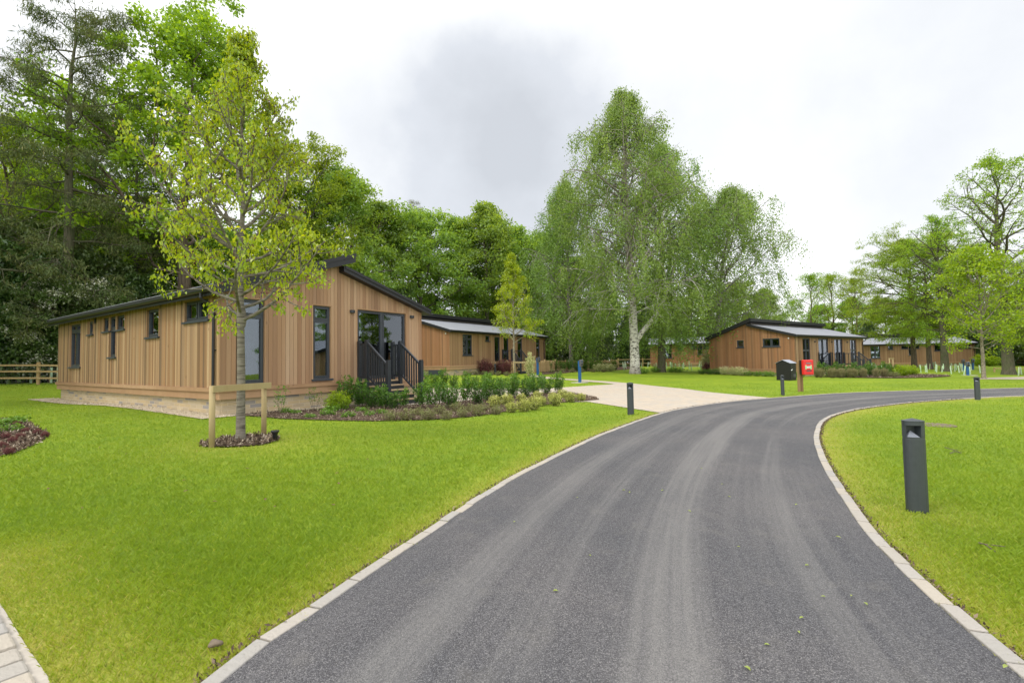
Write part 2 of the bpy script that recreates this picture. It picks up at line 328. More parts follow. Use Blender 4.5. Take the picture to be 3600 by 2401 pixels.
M['l_straw'] = rnd_mat('straw_grass', [(.17,.18,.08), (.26,.24,.12), (.36,.32,.18)], .3, (1.2, 1.2, .8), .5, .02)
M['chips'] = rnd_mat('bark_chips', [(.05,.036,.026), (.10,.070,.050), (.17,.122,.086), (.30,.235,.17), (.48,.41,.32)], 0, None, .8, .02)
M['gravel'] = rnd_mat('gravel_stones', [(.34,.28,.20), (.50,.43,.32), (.62,.55,.43), (.40,.36,.30)], 0, None, .8, .02)

def paving_mat():
    m, nt, b = new_mat('paving_setts')
    v = coords(nt, 'Object', (1, 1, 1), (0, 0, R(-34)))
    br = nt.nodes.new('ShaderNodeTexBrick'); nt.links.new(v, br.inputs['Vector'])
    br.inputs['Scale'].default_value = 1; br.inputs['Mortar Size'].default_value = .006; br.inputs['Brick Width'].default_value = .24; br.inputs['Row Height'].default_value = .16
    br.inputs['Color1'].default_value = (0, 0, 0, 1); br.inputs['Color2'].default_value = (1, 1, 1, 1); br.inputs['Mortar'].default_value = (.5, .5, .5, 1)
    c = ramp(nt, br.outputs['Color'], [(0, (.50, .43, .34)), (.4, (.44, .40, .355)), (.7, (.54, .46, .36)), (1, (.40, .375, .345))])
    n = noise(nt, coords(nt), .8, 5); c = mixc(nt, mth(nt, 'MULTIPLY_ADD', n, 1.2, -.4, clamp=True), c, (.47, .36, .25))
    n3 = noise(nt, coords(nt), 70, 3); c = mixc(nt, mth(nt, 'MULTIPLY', n3, .3), c, (.30, .26, .21))
    c = mixc(nt, mth(nt, 'MULTIPLY', br.outputs['Fac'], .8), c, (.26, .19, .125))
    nt.links.new(c, b.inputs['Base Color']); b.inputs['Roughness'].default_value = .85
    bump(nt, b, mth(nt, 'MULTIPLY_ADD', br.outputs['Fac'], -1.0, mth(nt, 'MULTIPLY', n3, .4)), .6, .008); return m
M['paving'] = paving_mat()
def sett_mat():
    m, nt, b = new_mat('kerb_setts')
    uv = nt.nodes.new('ShaderNodeUVMap'); sep = nt.nodes.new('ShaderNodeSeparateXYZ'); nt.links.new(uv.outputs[0], sep.inputs[0])
    c = ramp(nt, sep.outputs[0], [(0, (.35, .33, .30)), (.35, (.44, .39, .32)), (.7, (.33, .32, .305)), (1, (.41, .375, .335))])
    n = noise(nt, coords(nt), 14, 6); c = mixc(nt, mth(nt, 'MULTIPLY', n, .6), c, (.30, .265, .22))
    nt.links.new(c, b.inputs['Base Color']); b.inputs['Roughness'].default_value = .85; bump(nt, b, noise(nt, coords(nt), 45, 5), 1.0, .010); return m
M['sett'] = sett_mat()
def bark_mat(name, base, dark, sx=18, sz=2.2, white=False, moss=None):
    m, nt, b = new_mat(name)
    if white: n = noise(nt, coords(nt, 'Object', (3.0, 3.0, 5.0)), 1.6, 6, .65); st = [(.40, dark), (.50, base), (.8, tuple(min(1, c * 1.15) for c in base))]
    else: n = noise(nt, coords(nt, 'Object', (sx, sx, sz)), 1.0, 6, .65); st = [(.3, dark), (.55, base), (.75, tuple(c * 1.35 for c in base))]
    c = ramp(nt, n, st)
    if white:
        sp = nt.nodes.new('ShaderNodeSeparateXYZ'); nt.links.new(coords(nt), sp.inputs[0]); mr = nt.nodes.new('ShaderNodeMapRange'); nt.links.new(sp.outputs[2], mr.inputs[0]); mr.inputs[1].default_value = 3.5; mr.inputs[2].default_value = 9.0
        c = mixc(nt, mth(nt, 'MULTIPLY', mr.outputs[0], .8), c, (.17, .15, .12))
        m2 = nt.nodes.new('ShaderNodeMapRange'); nt.links.new(sp.outputs[2], m2.inputs[0]); m2.inputs[1].default_value = .9; m2.inputs[2].default_value = .0
        c = mixc(nt, mth(nt, 'MULTIPLY', m2.outputs[0], .75), c, (.09, .075, .055))
    if moss: c = mixc(nt, mth(nt, 'MULTIPLY_ADD', noise(nt, coords(nt), 2.2, 4), 1.8, -.6, clamp=True), c, moss)
    nt.links.new(c, b.inputs['Base Color']); b.inputs['Roughness'].default_value = .9; b.inputs['Specular IOR Level'].default_value = .2
    bump(nt, b, n, .7, .03); return m
M['bark'] = bark_mat('bark_brown', (.13, .10, .075), (.04, .03, .024))
M['bark_green'] = bark_mat('bark_mossy', (.12, .10, .075), (.04, .035, .026), moss=(.07, .10, .035))
M['bark_birch'] = bark_mat('bark_birch', (.50, .48, .44), (.07, .06, .05), white=True)
M['bark_grey'] = bark_mat('bark_grey', (.24, .22, .19), (.09, .08, .065), 6, 8)
M['bark_cherry'] = bark_mat('bark_cherry', (.20, .18, .145), (.055, .045, .035), 4, 30)
M['bark_young'] = bark_mat('bark_young', (.27, .24, .18), (.12, .10, .07), 8, 8)
M['bark_red'] = bark_mat('bark_red', (.20, .115, .08), (.07, .04, .03))
M['twig'] = simple('twig_brown', (.12, .09, .065), .85)

# ------------------------------------------------------------------ mesh helpers
rng0 = random.Random(7)
class MB:
    def __init__(s): s.v = []; s.f = []; s.uv = []
    def box(s, x0, x1, y0, y1, z0, z1, T=None, uv=None):
        P = [(x0,y0,z0),(x1,y0,z0),(x1,y1,z0),(x0,y1,z0),(x0,y0,z1),(x1,y0,z1),(x1,y1,z1),(x0,y1,z1)]
        return s.hexa(P, T, uv)
    def hexa(s, P, T=None, uv=None):
        if T is not None: P = [tuple(T(p)) for p in P]
        n = len(s.v); s.v += P
        rid = rng0.random() if uv is None else uv
        for q in ((3,2,1,0),(4,5,6,7),(0,1,5,4),(1,2,6,5),(2,3,7,6),(3,0,4,7)):
            s.f.append(tuple(n + i for i in q)); s.uv.append([(rid, P[i][2]) for i in q])
        return s
    def bar(s, a, b, w, h, up=(0, 0, 1)):
        a, b = Vector(a), Vector(b); d = (b - a).normalized(); side = d.cross(Vector(up))
        if side.length < 1e-4: side = Vector((1, 0, 0))
        side.normalize(); u = side.cross(d).normalized()
        P = []
        for e in (a, b):
            for (i, j) in ((-1, -1), (1, -1), (1, 1), (-1, 1)): P.append(tuple(e + side * (i * w / 2) + u * (j * h / 2)))
        return s.hexa(P)
    def tube(s, pts, rad, n=8, cap=True):
        pts = [Vector(p) for p in pts]; k = len(pts); base = len(s.v); rid = rng0.random()
        ref = Vector((0.31, 0.17, .93)).normalized(); pd = None
        for i, p in enumerate(pts):
            d = (pts[min(i + 1, k - 1)] - pts[max(i - 1, 0)]); d = d.normalized() if d.length > 1e-7 else Vector((0, 0, 1))
            a = d.cross(ref if abs(d.dot(ref)) < .97 else Vector((1, 0, 0))).normalized()
            if pd is not None:
                a = (pd - d * pd.dot(d)); a = a.normalized() if a.length > 1e-5 else d.orthogonal().normalized()
            pd = a; c = d.cross(a); r = rad[i] if hasattr(rad, '__len__') else rad
            for j in range(n):
                t = 2 * math.pi * j / n; s.v.append(tuple(p + (a * math.cos(t) + c * math.sin(t)) * r))
        for i in range(k - 1):
            for j in range(n):
                q = (base + i*n + j, base + i*n + (j+1) % n, base + (i+1)*n + (j+1) % n, base + (i+1)*n + j)
                s.f.append(q); s.uv.append([(rid, s.v[w][2]) for w in q])
        if cap:
            q = tuple(base + j for j in reversed(range(n))); s.f.append(q); s.uv.append([(rid, 0)] * n)
            q = tuple(base + (k-1)*n + j for j in range(n)); s.f.append(q); s.uv.append([(rid, 0)] * n)
        return s
    def prism(s, poly, z0, z1, T=None):
        n = len(poly); b = len(s.v); rid = rng0.random()
        P = [(x, y, z0) for x, y in poly] + [(x, y, z1) for x, y in poly]
        if T: P = [tuple(T(p)) for p in P]
        s.v += P
        fs = [tuple(b + i for i in reversed(range(n))), tuple(b + n + i for i in range(n))] + [(b+i, b+(i+1) % n, b+n+(i+1) % n, b+n+i) for i in range(n)]
        for q in fs: s.f.append(q); s.uv.append([(rid, s.v[w][2]) for w in q])
        return s
    def quad(s, P, uvs=None):
        n = len(s.v); s.v += [tuple(p) for p in P]; s.f.append(tuple(range(n, n + len(P)))); s.uv.append(uvs or [(0, 0)] * len(P)); return s
    def build(s, name, mat, parent=None, smooth=False, bevel=0, fixn=True):
        me = bpy.data.meshes.new(name); me.from_pydata(s.v, [], s.f)
        uvl = me.uv_layers.new(name='UVMap'); flat = [c for face in s.uv for p in face for c in p]; uvl.data.foreach_set('uv', flat)
        me.materials.append(M[mat] if isinstance(mat, str) else mat)
        if fixn:
            bm_ = bmesh.new(); bm_.from_mesh(me); bmesh.ops.recalc_face_normals(bm_, faces=bm_.faces); bm_.to_mesh(me); bm_.free()
        o = bpy.data.objects.new(name, me); C.objects.link(o)
        if parent is not None: o.parent = parent
        if smooth: me.polygons.foreach_set('use_smooth', [True] * len(me.polygons))
        if bevel:
            bv = o.modifiers.new('bevel', 'BEVEL'); bv.width = bevel; bv.segments = 2; bv.limit_method = 'ANGLE'; bv.angle_limit = R(40)
        return o
def tag(o, label=None, cat=None, group=None, kind=None):
    if label: o['label'] = label
    if cat: o['category'] = cat
    if group: o['group'] = group
    if kind: o['kind'] = kind
    return o
def empty(name, loc=(0, 0, 0), rz=0, **kw):
    o = bpy.data.objects.new(name, None); C.objects.link(o); o.location = loc; o.rotation_euler = (0, 0, rz); o.empty_display_size = .2
    return tag(o, **kw)
def copy_tree(o, parent=None):
    c = o.copy(); C.objects.link(c)
    if parent is not None: c.parent = parent
    for ch in o.children: copy_tree(ch, c)
    return c
def place_copy(proto, used, loc, rz=0, s=1.0, label=None, group=None):
    """first call moves the prototype itself, later calls copy it with its parts"""
    o = proto if not used.get(proto.name) else copy_tree(proto)
    used[proto.name] = True
    o.location = loc; o.rotation_euler = (0, 0, rz); o.scale = (s, s, s) if not hasattr(s, '__len__') else s
    if label: o['label'] = label
    if group: o['group'] = group
    return o
USED = {}
def np_mesh(name, verts, faces, mat, rnd=None, parent=None, smooth=False):
    me = bpy.data.meshes.new(name); nv, nf, k = len(verts), len(faces), faces.shape[1]
    me.vertices.add(nv); me.vertices.foreach_set('co', np.ascontiguousarray(verts, np.float32).ravel())
    me.loops.add(nf * k); me.loops.foreach_set('vertex_index', faces.astype(np.int32).ravel())
    me.polygons.add(nf); me.polygons.foreach_set('loop_start', np.arange(nf, dtype=np.int32) * k)
    me.polygons.foreach_set('loop_total', np.full(nf, k, np.int32))
    if rnd is not None:
        a = me.attributes.new('rnd', 'FLOAT', 'FACE'); a.data.foreach_set('value', rnd.astype(np.float32))
    me.materials.append(M[mat] if isinstance(mat, str) else mat); me.update(calc_edges=True); me.validate()
    if smooth: me.polygons.foreach_set('use_smooth', np.ones(nf, bool))
    o = bpy.data.objects.new(name, me); C.objects.link(o)
    if parent is not None: o.parent = parent
    return o
def unit(a): return a / np.maximum(np.linalg.norm(a, axis=-1, keepdims=True), 1e-9)
def leaf_quads(rg, c, size, aspect=.55, fold=.12, up=.6, droop=.2, svar=.35):
    n = len(c); t = rg.normal(size=(n, 3)); t[:, 2] -= droop * 2; t = unit(t)
    nm = rg.normal(size=(n, 3)); nm[:, 2] += up * 2; nm = unit(nm - (nm * t).sum(1, keepdims=True) * t); w = np.cross(nm, t)
    L = size * (1 + svar * rg.uniform(-1, 1, (n, 1))); W = L * aspect
    v = np.stack([c, c + t*L*.5 + w*W*.5 + nm*L*fold, c + t*L, c + t*L*.5 - w*W*.5 + nm*L*fold], 1).reshape(-1, 3)
    return v, np.arange(n * 4).reshape(n, 4)

# ------------------------------------------------------------------ plan of the ground
def smooth_line(pts, step=.12):
    P = [Vector((*p, 0)) if len(p) == 2 else Vector(p) for p in pts]; out = []
    for i in range(len(P) - 1):
        p0, p1, p2, p3 = P[max(i-1, 0)], P[i], P[i+1], P[min(i+2, len(P)-1)]
        n = max(2, int((p2 - p1).length / step))
        for k in range(n):
            t = k / n
            out.append(.5 * ((2*p1) + (p2 - p0)*t + (2*p0 - 5*p1 + 4*p2 - p3)*t*t + (3*p1 - 3*p2 + p3 - p0)*t**3))
    out.append(P[-1]); return np.array([(p.x, p.y) for p in out])
def resample(line, n):
    d = np.r_[0, np.cumsum(np.linalg.norm(np.diff(line, axis=0), axis=1))]; s = np.linspace(0, d[-1], n)
    return np.c_[np.interp(s, d, line[:, 0]), np.interp(s, d, line[:, 1])]
L_EDGE = smooth_line([(-1.30,-3),(-1.28,-1),(-1.24,.8),(-1.19,1.95),(-1.04,2.42),(-.88,2.89),(-.61,3.62),(-.33,4.39),(.10,5.42),(.78,6.8),(1.83,8.77),(3.84,11.97),(5.5,13.9),(7.4,15.6),(9.5,17.03),(12.96,19.2),(15.57,20.35),(18.1,21.1),(23.7,22.1),(34,23.2),(60,24)])
R_EDGE = smooth_line([(1.35,-3),(1.6,-.5),(1.85,1.2),(2.05,1.96),(2.18,2.39),(2.34,2.84),(2.58,3.45),(2.97,4.25),(3.68,5.6),(4.79,7.52),(5.83,9.1),(6.95,10.6),(8.4,12.1),(10.42,13.69),(14.14,15.9),(20.1,18.3),(30,19.9),(60,20.5)])
NR = 900
La, Ra = resample(L_EDGE, NR), resample(R_EDGE, NR)
def chamfer_pair(Lp, Rp):
    return Lp, Rp
ROAD = np.r_[L_EDGE, R_EDGE[::-1]]
PAVE = np.array([(3.84,11.97),(5.5,13.9),(7.4,15.6),(9.5,17.03)] + [tuple(at(x, y)[:2]) for x, y in ((2500,1380),(2400,1367),(2230,1349),(2147,1342),(2057,1336),(1977,1331),(1926,1328),(1890,1322),(1870,1312),(1850,1312),(1868,1324),(1905,1331),(1977,1334.8),(2022,1338.6),(2117,1346),(2152,1349.5),(2158,1351),(2140,1352.5),(2087,1355.5),(1992,1362),(1953,1364.5),(1880,1367),(1760,1366),(1620,1364),(1490,1366))] + [(-6.2,14.6),(-4.6,13.6),(-2.6,13.2),(.6,15.2),(2.46,15.5),(2.9,14.4)])
BED = np.array([(-6.9,11.55),(-6.0,11.2),(-5.41,10.85),(-4.18,10.53),(-3.06,10.38),(-1.95,10.61),(-1.02,11.2),(-.32,12.17),(.2,13.1),(.81,14.11),(1.6,15.2),(2.45,15.86),(3.0,16.3),(3.1,17.6),(2.5,20.2),(1.4,19.9),(.2,18.3),(-1.0,16.7),(-2.2,15.0),(-3.3,14.2),(-4.5,14.1),(-5.3,13.0),(-6.4,12.35)])
def ring(cx, cy, rx, ry, n=40, jit=.06, seed=1, rot=0):
    rr = random.Random(seed); out = []
    for i in range(n):
        t = 2 * math.pi * i / n; k = 1 + jit * math.sin(3*t + seed) + rr.uniform(-jit, jit) * .4
        x, y = rx * k * math.cos(t), ry * k * math.sin(t); out.append((cx + x*math.cos(rot) - y*math.sin(rot), cy + x*math.sin(rot) + y*math.cos(rot)))
    return np.array(out)
TREE_RING = ring(-4.47, 7.8, .56, .62, seed=3)
BED_LEFT = smooth_line([(-12.6,10.2),(-11.6,10.75),(-10.7,10.3),(-9.4,9.3),(-8.3,8.4),(-7.75,7.7),(-7.35,7.1),(-7.05,6.4),(-7.6,5.9),(-9,6.0),(-12.6,8.6)], .3)
PATH_L = np.array([(-4.6,4.1),(-3.4,3.06),(-2.82,2.6),(-2.58,2.43),(-2.27,2.21),(-1.89,1.95),(-1.45,1.6),(-1.45,.2),(-5.2,.2),(-5.2,4.4)])
DRIVE_R = np.array([(28.9,29.6),(31.5,29.0),(36,31.6),(44,34),(60,36),(60,40),(44,38.6),(37,34.6),(32,31.6)])
BED3 = np.array([(22.0,33.9),(23.8,31.4),(25.6,31.0),(28.2,31.6),(31.5,33.7),(33.4,36.0),(33.5,37.4),(31.5,38.6),(29.5,38.0),(26,36.4),(23.2,34.9)])
BED_MID = np.array([at(1905,1317)[:2], at(1990,1312)[:2], at(2110,1303)[:2], at(2240,1297)[:2], at(2250,1289)[:2], at(2000,1290)[:2], at(1905,1297)[:2]])
H1C = Vector((-7.12, 11.43, .06)); TH = R(56.2)
H1X = Vector((math.cos(TH), math.sin(TH), 0)); H1Y = Vector((-math.sin(TH), math.cos(TH), 0))
def h1(x, y): p = H1C + H1X * x + H1Y * y; return (p.x, p.y)
GRAVEL = np.array([h1(-.55, -.35), h1(3.9, -.45), h1(3.9, .3), h1(.3, .3), h1(.3, 13.6), h1(-.1, 14.3), h1(-.75, 14.2), h1(-.5, 7)])
HOUSE1 = np.array([h1(0, 0), h1(6.8, 0), h1(6.8, 13.5), h1(0, 13.5)])
def inside(poly, x, y):
    r = np.zeros(x.shape, bool); n = len(poly); j = n - 1
    for i in range(n):
        xi, yi = poly[i]; xj, yj = poly[j]
        c = ((yi > y) != (yj > y)) & (x < (xj - xi) * (y - yi) / ((yj - yi) if yj != yi else 1e-9) + xi)
        r ^= c; j = i
    return r
def dist_line(line, x, y):
    """distance to a densely sampled line"""
    best = np.full(x.shape, 1e9)
    for p in line[::3]:
        best = np.minimum(best, (x - p[0])**2 + (y - p[1])**2)
    return np.sqrt(best)

# ------------------------------------------------------------------ ground sheets
def build_ground():
    def axis(a, b, s0, k):      # spacing grows away from zero
        out = [0.0]; s = s0
        while out[-1] < b: out.append(out[-1] + s); s *= k
        neg = [0.0]; s = s0
        while neg[-1] > a: neg.append(neg[-1] - s); s *= k
        return np.array(sorted(set(neg[1:] + out)))
    xs = axis(-230, 260, .26, 1.022); ys = axis(-40, 330, .26, 1.018)
    X, Y = np.meshgrid(xs, ys); Z = g(X, Y)
    v = np.stack([X, Y, Z], -1).reshape(-1, 3); nx, ny = len(xs), len(ys)
    i = np.arange(nx - 1)[None, :] + nx * np.arange(ny - 1)[:, None]
    f = np.stack([i, i + 1, i + nx + 1, i + nx], -1).reshape(-1, 4)
    o = np_mesh('lawn', v, f, 'lawn', smooth=True)
    xx, yy = v[:, 0], v[:, 1]; near = (np.abs(xx) < 40) & (yy < 45) & (yy > -4); e = np.zeros(len(v))
    e[near] = edge_factor(xx[near], yy[near])
    a = o.data.attributes.new('edge', 'FLOAT', 'POINT'); a.data.foreach_set('value', e.astype(np.float32))
    tag(o, 'mown bright green lawn around the lodges', 'lawn', kind='structure')
def edge_factor(x, y):
    d = np.minimum(dist_line(L_EDGE, x, y), dist_line(R_EDGE, x, y) * .75)
    e = np.exp(-(d / .38) ** 2) * .85
    pl = np.array(smooth_line([tuple(p) for p in PATH_L[1:7]], .1)); e = np.maximum(e, np.exp(-(dist_line(pl, x, y) / .5) ** 2) * .8)
    e = np.maximum(e, .6 * np.exp(-(((x - 3.5) ** 2 + (y - 4.1) ** 2) / .30)))
    e = np.maximum(e, .5 * np.exp(-(((x + 4.3) ** 2 + (y - 7.6) ** 2) / 1.2)))
    return e
def sheet(name, poly, mat, off, cuts=3, **tg):
    bm_ = bmesh.new(); vs = [bm_.verts.new((p[0], p[1], 0)) for p in poly]; bm_.faces.new(vs)
    bmesh.ops.triangulate(bm_, faces=bm_.faces[:])
    for _ in range(cuts):
        es = [e for e in bm_.edges if e.calc_length() > .8]
        if not es: break
        bmesh.ops.subdivide_edges(bm_, edges=es, cuts=1, use_grid_fill=False); bmesh.ops.triangulate(bm_, faces=[f for f in bm_.faces if len(f.verts) > 3])
    for v in bm_.verts: v.co.z = g(v.co.x, v.co.y) + off
    bmesh.ops.recalc_face_normals(bm_, faces=bm_.faces[:])
    me = bpy.data.meshes.new(name); bm_.to_mesh(me); bm_.free(); me.materials.append(M[mat])
    if me.polygons[0].normal.z < 0: me.flip_normals()
    o = bpy.data.objects.new(name, me); C.objects.link(o); return tag(o, **tg)
def build_road():
    nu = 14; v = []; uv = []
    cl = np.r_[0, np.cumsum(np.linalg.norm(np.diff((La + Ra) / 2, axis=0), axis=1))]
    us = np.linspace(0, 1, nu + 1); P = La[:, None, :] * (1 - us)[None, :, None] + Ra[:, None, :] * us[None, :, None]
    Z = g(P[..., 0], P[..., 1]) + .022 + .05 * (us * (1 - us))[None, :]
    V = np.concatenate([P, Z[..., None]], -1).reshape(-1, 3)
    i = np.arange(nu)[None, :] + (nu + 1) * np.arange(NR - 1)[:, None]
    F = np.stack([i, i + 1, i + nu + 2, i + nu + 1], -1).reshape(-1, 4)
    o = np_mesh('road', V, F, 'asphalt', smooth=True)
    U = np.stack([np.broadcast_to(us[None, :], (NR, nu + 1)), np.broadcast_to(cl[:, None], (NR, nu + 1))], -1).reshape(-1, 2)
    l = o.data.uv_layers.new(name='UVMap'); l.data.foreach_set('uv', U[F.ravel()].astype(np.float32).ravel())
    if o.data.polygons[0].normal.z < 0: o.data.flip_normals()
    tag(o, 'curving grey tarmac lane with pale tyre tracks', 'road', kind='structure')
def kerb(name, line, side, w, blk, label, top=.029, i0=0, i1=None):
    d = np.r_[0, np.cumsum(np.linalg.norm(np.diff(line, axis=0), axis=1))]; mb = MB(); s = 0; rr = random.Random(len(line))
    tot = d[-1]
    while s < tot - blk:
        b = blk * rr.uniform(.8, 1.25) * (1 if s < 40 else 2.5)
        e = min(s + b, tot)
        def pt(q, off):
            q = min(max(q, 0), tot); p = np.array([np.interp(q, d, line[:, 0]), np.interp(q, d, line[:, 1])]); q2 = min(q + .05, tot); q1 = q2 - .05
            t = np.array([np.interp(q2, d, line[:, 0]) - np.interp(q1, d, line[:, 0]), np.interp(q2, d, line[:, 1]) - np.interp(q1, d, line[:, 1])]); t /= np.linalg.norm(t)
            nrm = np.array([-t[1], t[0]]) * side; p = p + nrm * off; return p
        j = rr.uniform(-.006, .006); tz = top + rr.uniform(-.003, .003)
        a, b_, c, dd = pt(s + .007, j), pt(e - .007, j), pt(e - .007, w + j), pt(s + .007, w + j)
        P = []
        for zz in (-.08, tz):
            for q in (a, b_, c, dd): P.append((q[0], q[1], g(q[0], q[1]) + zz))
        mb.hexa(P, uv=rr.random()); s = e
    o = mb.build(name, 'sett', bevel=.006); return tag(o, label, 'kerb', kind='structure')
def build_setting():
    build_ground(); build_road()
    kerb('kerb', L_EDGE, 1, .078, .26, 'pale sett kerb along the outer side of the lane')
    kerb('kerb', R_EDGE, -1, .082, .26, 'pale sett kerb along the inner curve of the lane')
    sheet('driveway', PAVE, 'paving', .014, 5, label='pale stone sett driveway and path between the lodges', cat='driveway', kind='structure')
    sheet('driveway', DRIVE_R, 'paving', .014, 3, label='pale paved strip beyond the young lime tree', cat='driveway', kind='structure')
    # bottom left path: real setts
    sheet('path_base', PATH_L, 'concrete', .006, 3, label='bedding under the pale sett path', cat='path', kind='structure')
    mb = MB(); dv = Vector((.81, -.586, 0)).normalized(); nv = Vector((-dv.y, dv.x, 0)); o0 = Vector((-2.82, 2.6, 0)); rr = random.Random(5)
    for row in range(0, 9):
        off = -.0 - .10 - (0 if row == 0 else .145 * row - .02 + .0)
        w = .12 if row == 0 else .135; s = -1.6 + (row % 2) * .1
        while s < 2.2:
            L = rr.uniform(.13, .19) if row == 0 else rr.uniform(.17, .30)
            cpt = o0 + dv * (s + L / 2) - nv * (.085 if row == 0 else .085 + .145 * row)
            if abs(cpt.x) < 6:
                P = []
                jz = rr.uniform(-.003, .003)
                for zz in (-.05, .03 + jz):
                    for a, b in ((-1, -1), (1, -1), (1, 1), (-1, 1)):
                        q = cpt + dv * (a * (L - .012) / 2) + nv * (b * (w) / 2); P.append((q.x, q.y, g(q.x, q.y) + zz))
                mb.hexa(P, uv=rr.random())
            s += L
    tag(mb.build('path', 'sett', bevel=.012), 'pale sett path in the near corner of the lawn', 'path', kind='structure')
build_setting()

def chips(name, poly, n, size, label, mat='chips', base_off=.012, seed=1, sheetmat=True, fl=.35, cat='mulch', cuts=3, h=.02):
    rg = np.random.default_rng(seed); x0, y0 = poly.min(0); x1, y1 = poly.max(0)
    x = rg.uniform(x0, x1, n * 3); y = rg.uniform(y0, y1, n * 3); k = inside(poly, x, y); x, y = x[k][:n], y[k][:n]
    c = np.c_[x, y, g(x, y) + base_off + rg.uniform(0, h, len(x))]
    v, f = leaf_quads(rg, c, size, fl, .05, 1.6, -.05, .6); rn = rg.random(len(f)) ** 1.3
    # a dense carpet under the loose pieces
    bm_ = bmesh.new(); vs = [bm_.verts.new((p[0], p[1], 0)) for p in poly]; bm_.faces.new(vs); bmesh.ops.triangulate(bm_, faces=bm_.faces[:])
    for _ in range(cuts):
        es = [e for e in bm_.edges if e.calc_length() > .5]
        bmesh.ops.subdivide_edges(bm_, edges=es, cuts=1); bmesh.ops.triangulate(bm_, faces=[q for q in bm_.faces if len(q.verts) > 3])
    bv = np.array([(q.co.x, q.co.y, g(q.co.x, q.co.y) + base_off + .006) for q in bm_.verts]); bm_.verts.index_update()
    bf = np.array([[q.index for q in t.verts] + [t.verts[2].index] for t in bm_.faces]); bm_.free()
    # sheet triangles as degenerate quads are invalid: build them as a separate tri mesh joined by attribute
    me = bpy.data.meshes.new(name); tri = bf[:, :3] + len(v); nq, nt_ = len(f), len(tri)
    me.vertices.add(len(v) + len(bv)); me.vertices.foreach_set('co', np.r_[v, bv].astype(np.float32).ravel())
    me.loops.add(nq * 4 + nt_ * 3); me.loops.foreach_set('vertex_index', np.r_[f.ravel(), tri.ravel()].astype(np.int32))
    me.polygons.add(nq + nt_); me.polygons.foreach_set('loop_start', np.r_[np.arange(nq) * 4, nq * 4 + np.arange(nt_) * 3].astype(np.int32)); me.polygons.foreach_set('loop_total', np.r_[np.full(nq, 4), np.full(nt_, 3)].astype(np.int32))
    a = me.attributes.new('rnd', 'FLOAT', 'FACE'); a.data.foreach_set('value', np.r_[rn, np.full(nt_, .22)].astype(np.float32))
    me.materials.append(M[mat]); me.update(calc_edges=True); me.validate()
    o = bpy.data.objects.new(name, me); C.objects.link(o); return tag(o, label, cat, kind='stuff')
chips('bark_mulch', BED, 26000, .042, 'bark mulch bed in front of the nearest lodge', seed=2, base_off=.016)
chips('bark_mulch', TREE_RING, 2200, .05, 'bark mulch ring round the staked tree', seed=3, base_off=.02)
chips('bark_mulch', BED_LEFT, 20000, .055, 'bark mulch bed at the left edge of the lawn', seed=4)
chips('bark_mulch', BED3, 5000, .07, 'bark mulch bed in front of the middle right lodge', seed=5, base_off=.03)
chips('bark_mulch', BED_MID, 3000, .09, 'bark mulch bed below the picket fence', seed=6)
chips('gravel', GRAVEL, 16000, .028, 'pale gravel strip along the nearest lodge', mat='gravel', seed=7, fl=.8, cat='gravel', h=.012)

def build_grass():
    rg = np.random.default_rng(11); half = 1.16
    yy = np.linspace(1.2, 27, 3000); dens = np.minimum(9500, 120000 / yy ** 2.4); pdf = dens * yy * 2 * half; cdf = np.cumsum(pdf) * (yy[1] - yy[0])
    n = int(cdf[-1]); y = np.interp(rg.random(n) * cdf[-1], cdf, yy); x = y * rg.uniform(-half, half, n)
    h = np.full(n, .036); w = .0030 * np.maximum(1, y / 3.0) ** 1.0
    keep = np.ones(len(x), bool)
    for poly in (ROAD, PAVE, BED, TREE_RING, BED_LEFT, PATH_L, GRAVEL, HOUSE1): keep &= ~inside(poly, x, y)
    dl = np.minimum(dist_line(L_EDGE, x, y), dist_line(R_EDGE, x, y)); keep &= dl > .098
    x, y, h, w, dl = x[keep], y[keep], h[keep], w[keep], dl[keep]
    n = len(x); z = g(x, y)
    # patchiness
    pn = .5 + .15 * np.sin(x * 1.7 + 1.3 * np.sin(y * 1.1)) * np.cos(y * 1.3 + np.sin(x * .9)) + .12 * np.sin(x * 5.1 + y * 3.3) * np.sin(y * 4.7 - x * 2.1)
    e = edge_factor(x, y)
    h = h * rg.uniform(.55, 1.25, n) * (.8 + .5 * pn) * (1 - .45 * e)
    az = rg.uniform(0, 2*np.pi, n); lean = rg.uniform(.1, .9, n)
    t = np.c_[np.cos(az) * lean, np.sin(az) * lean, np.ones(n)] * h[:, None]
    a2 = rg.uniform(0, 2*np.pi, n); s = np.c_[np.cos(a2), np.sin(a2), np.zeros(n)] * w[:, None] * .5
    c = np.c_[x, y, z]
    v = np.stack([c - s, c + s, c + t * .62 + s * .6, c + t + np.c_[np.cos(az), np.sin(az), -np.ones(n) * .15] * h[:, None] * .25], 1).reshape(-1, 3)
    f = np.arange(4 * n).reshape(n, 4)
    rn = np.clip(.12 + .30 * pn + .22 * rg.random(n) + e * rg.uniform(.15, .65, n) + (rg.random(n) < .03) * .3, 0, 1)
    o = np_mesh('grass', v, f, 'grass', rn); tag(o, 'short bright green grass blades of the mown lawn', 'grass', kind='stuff')
build_grass()
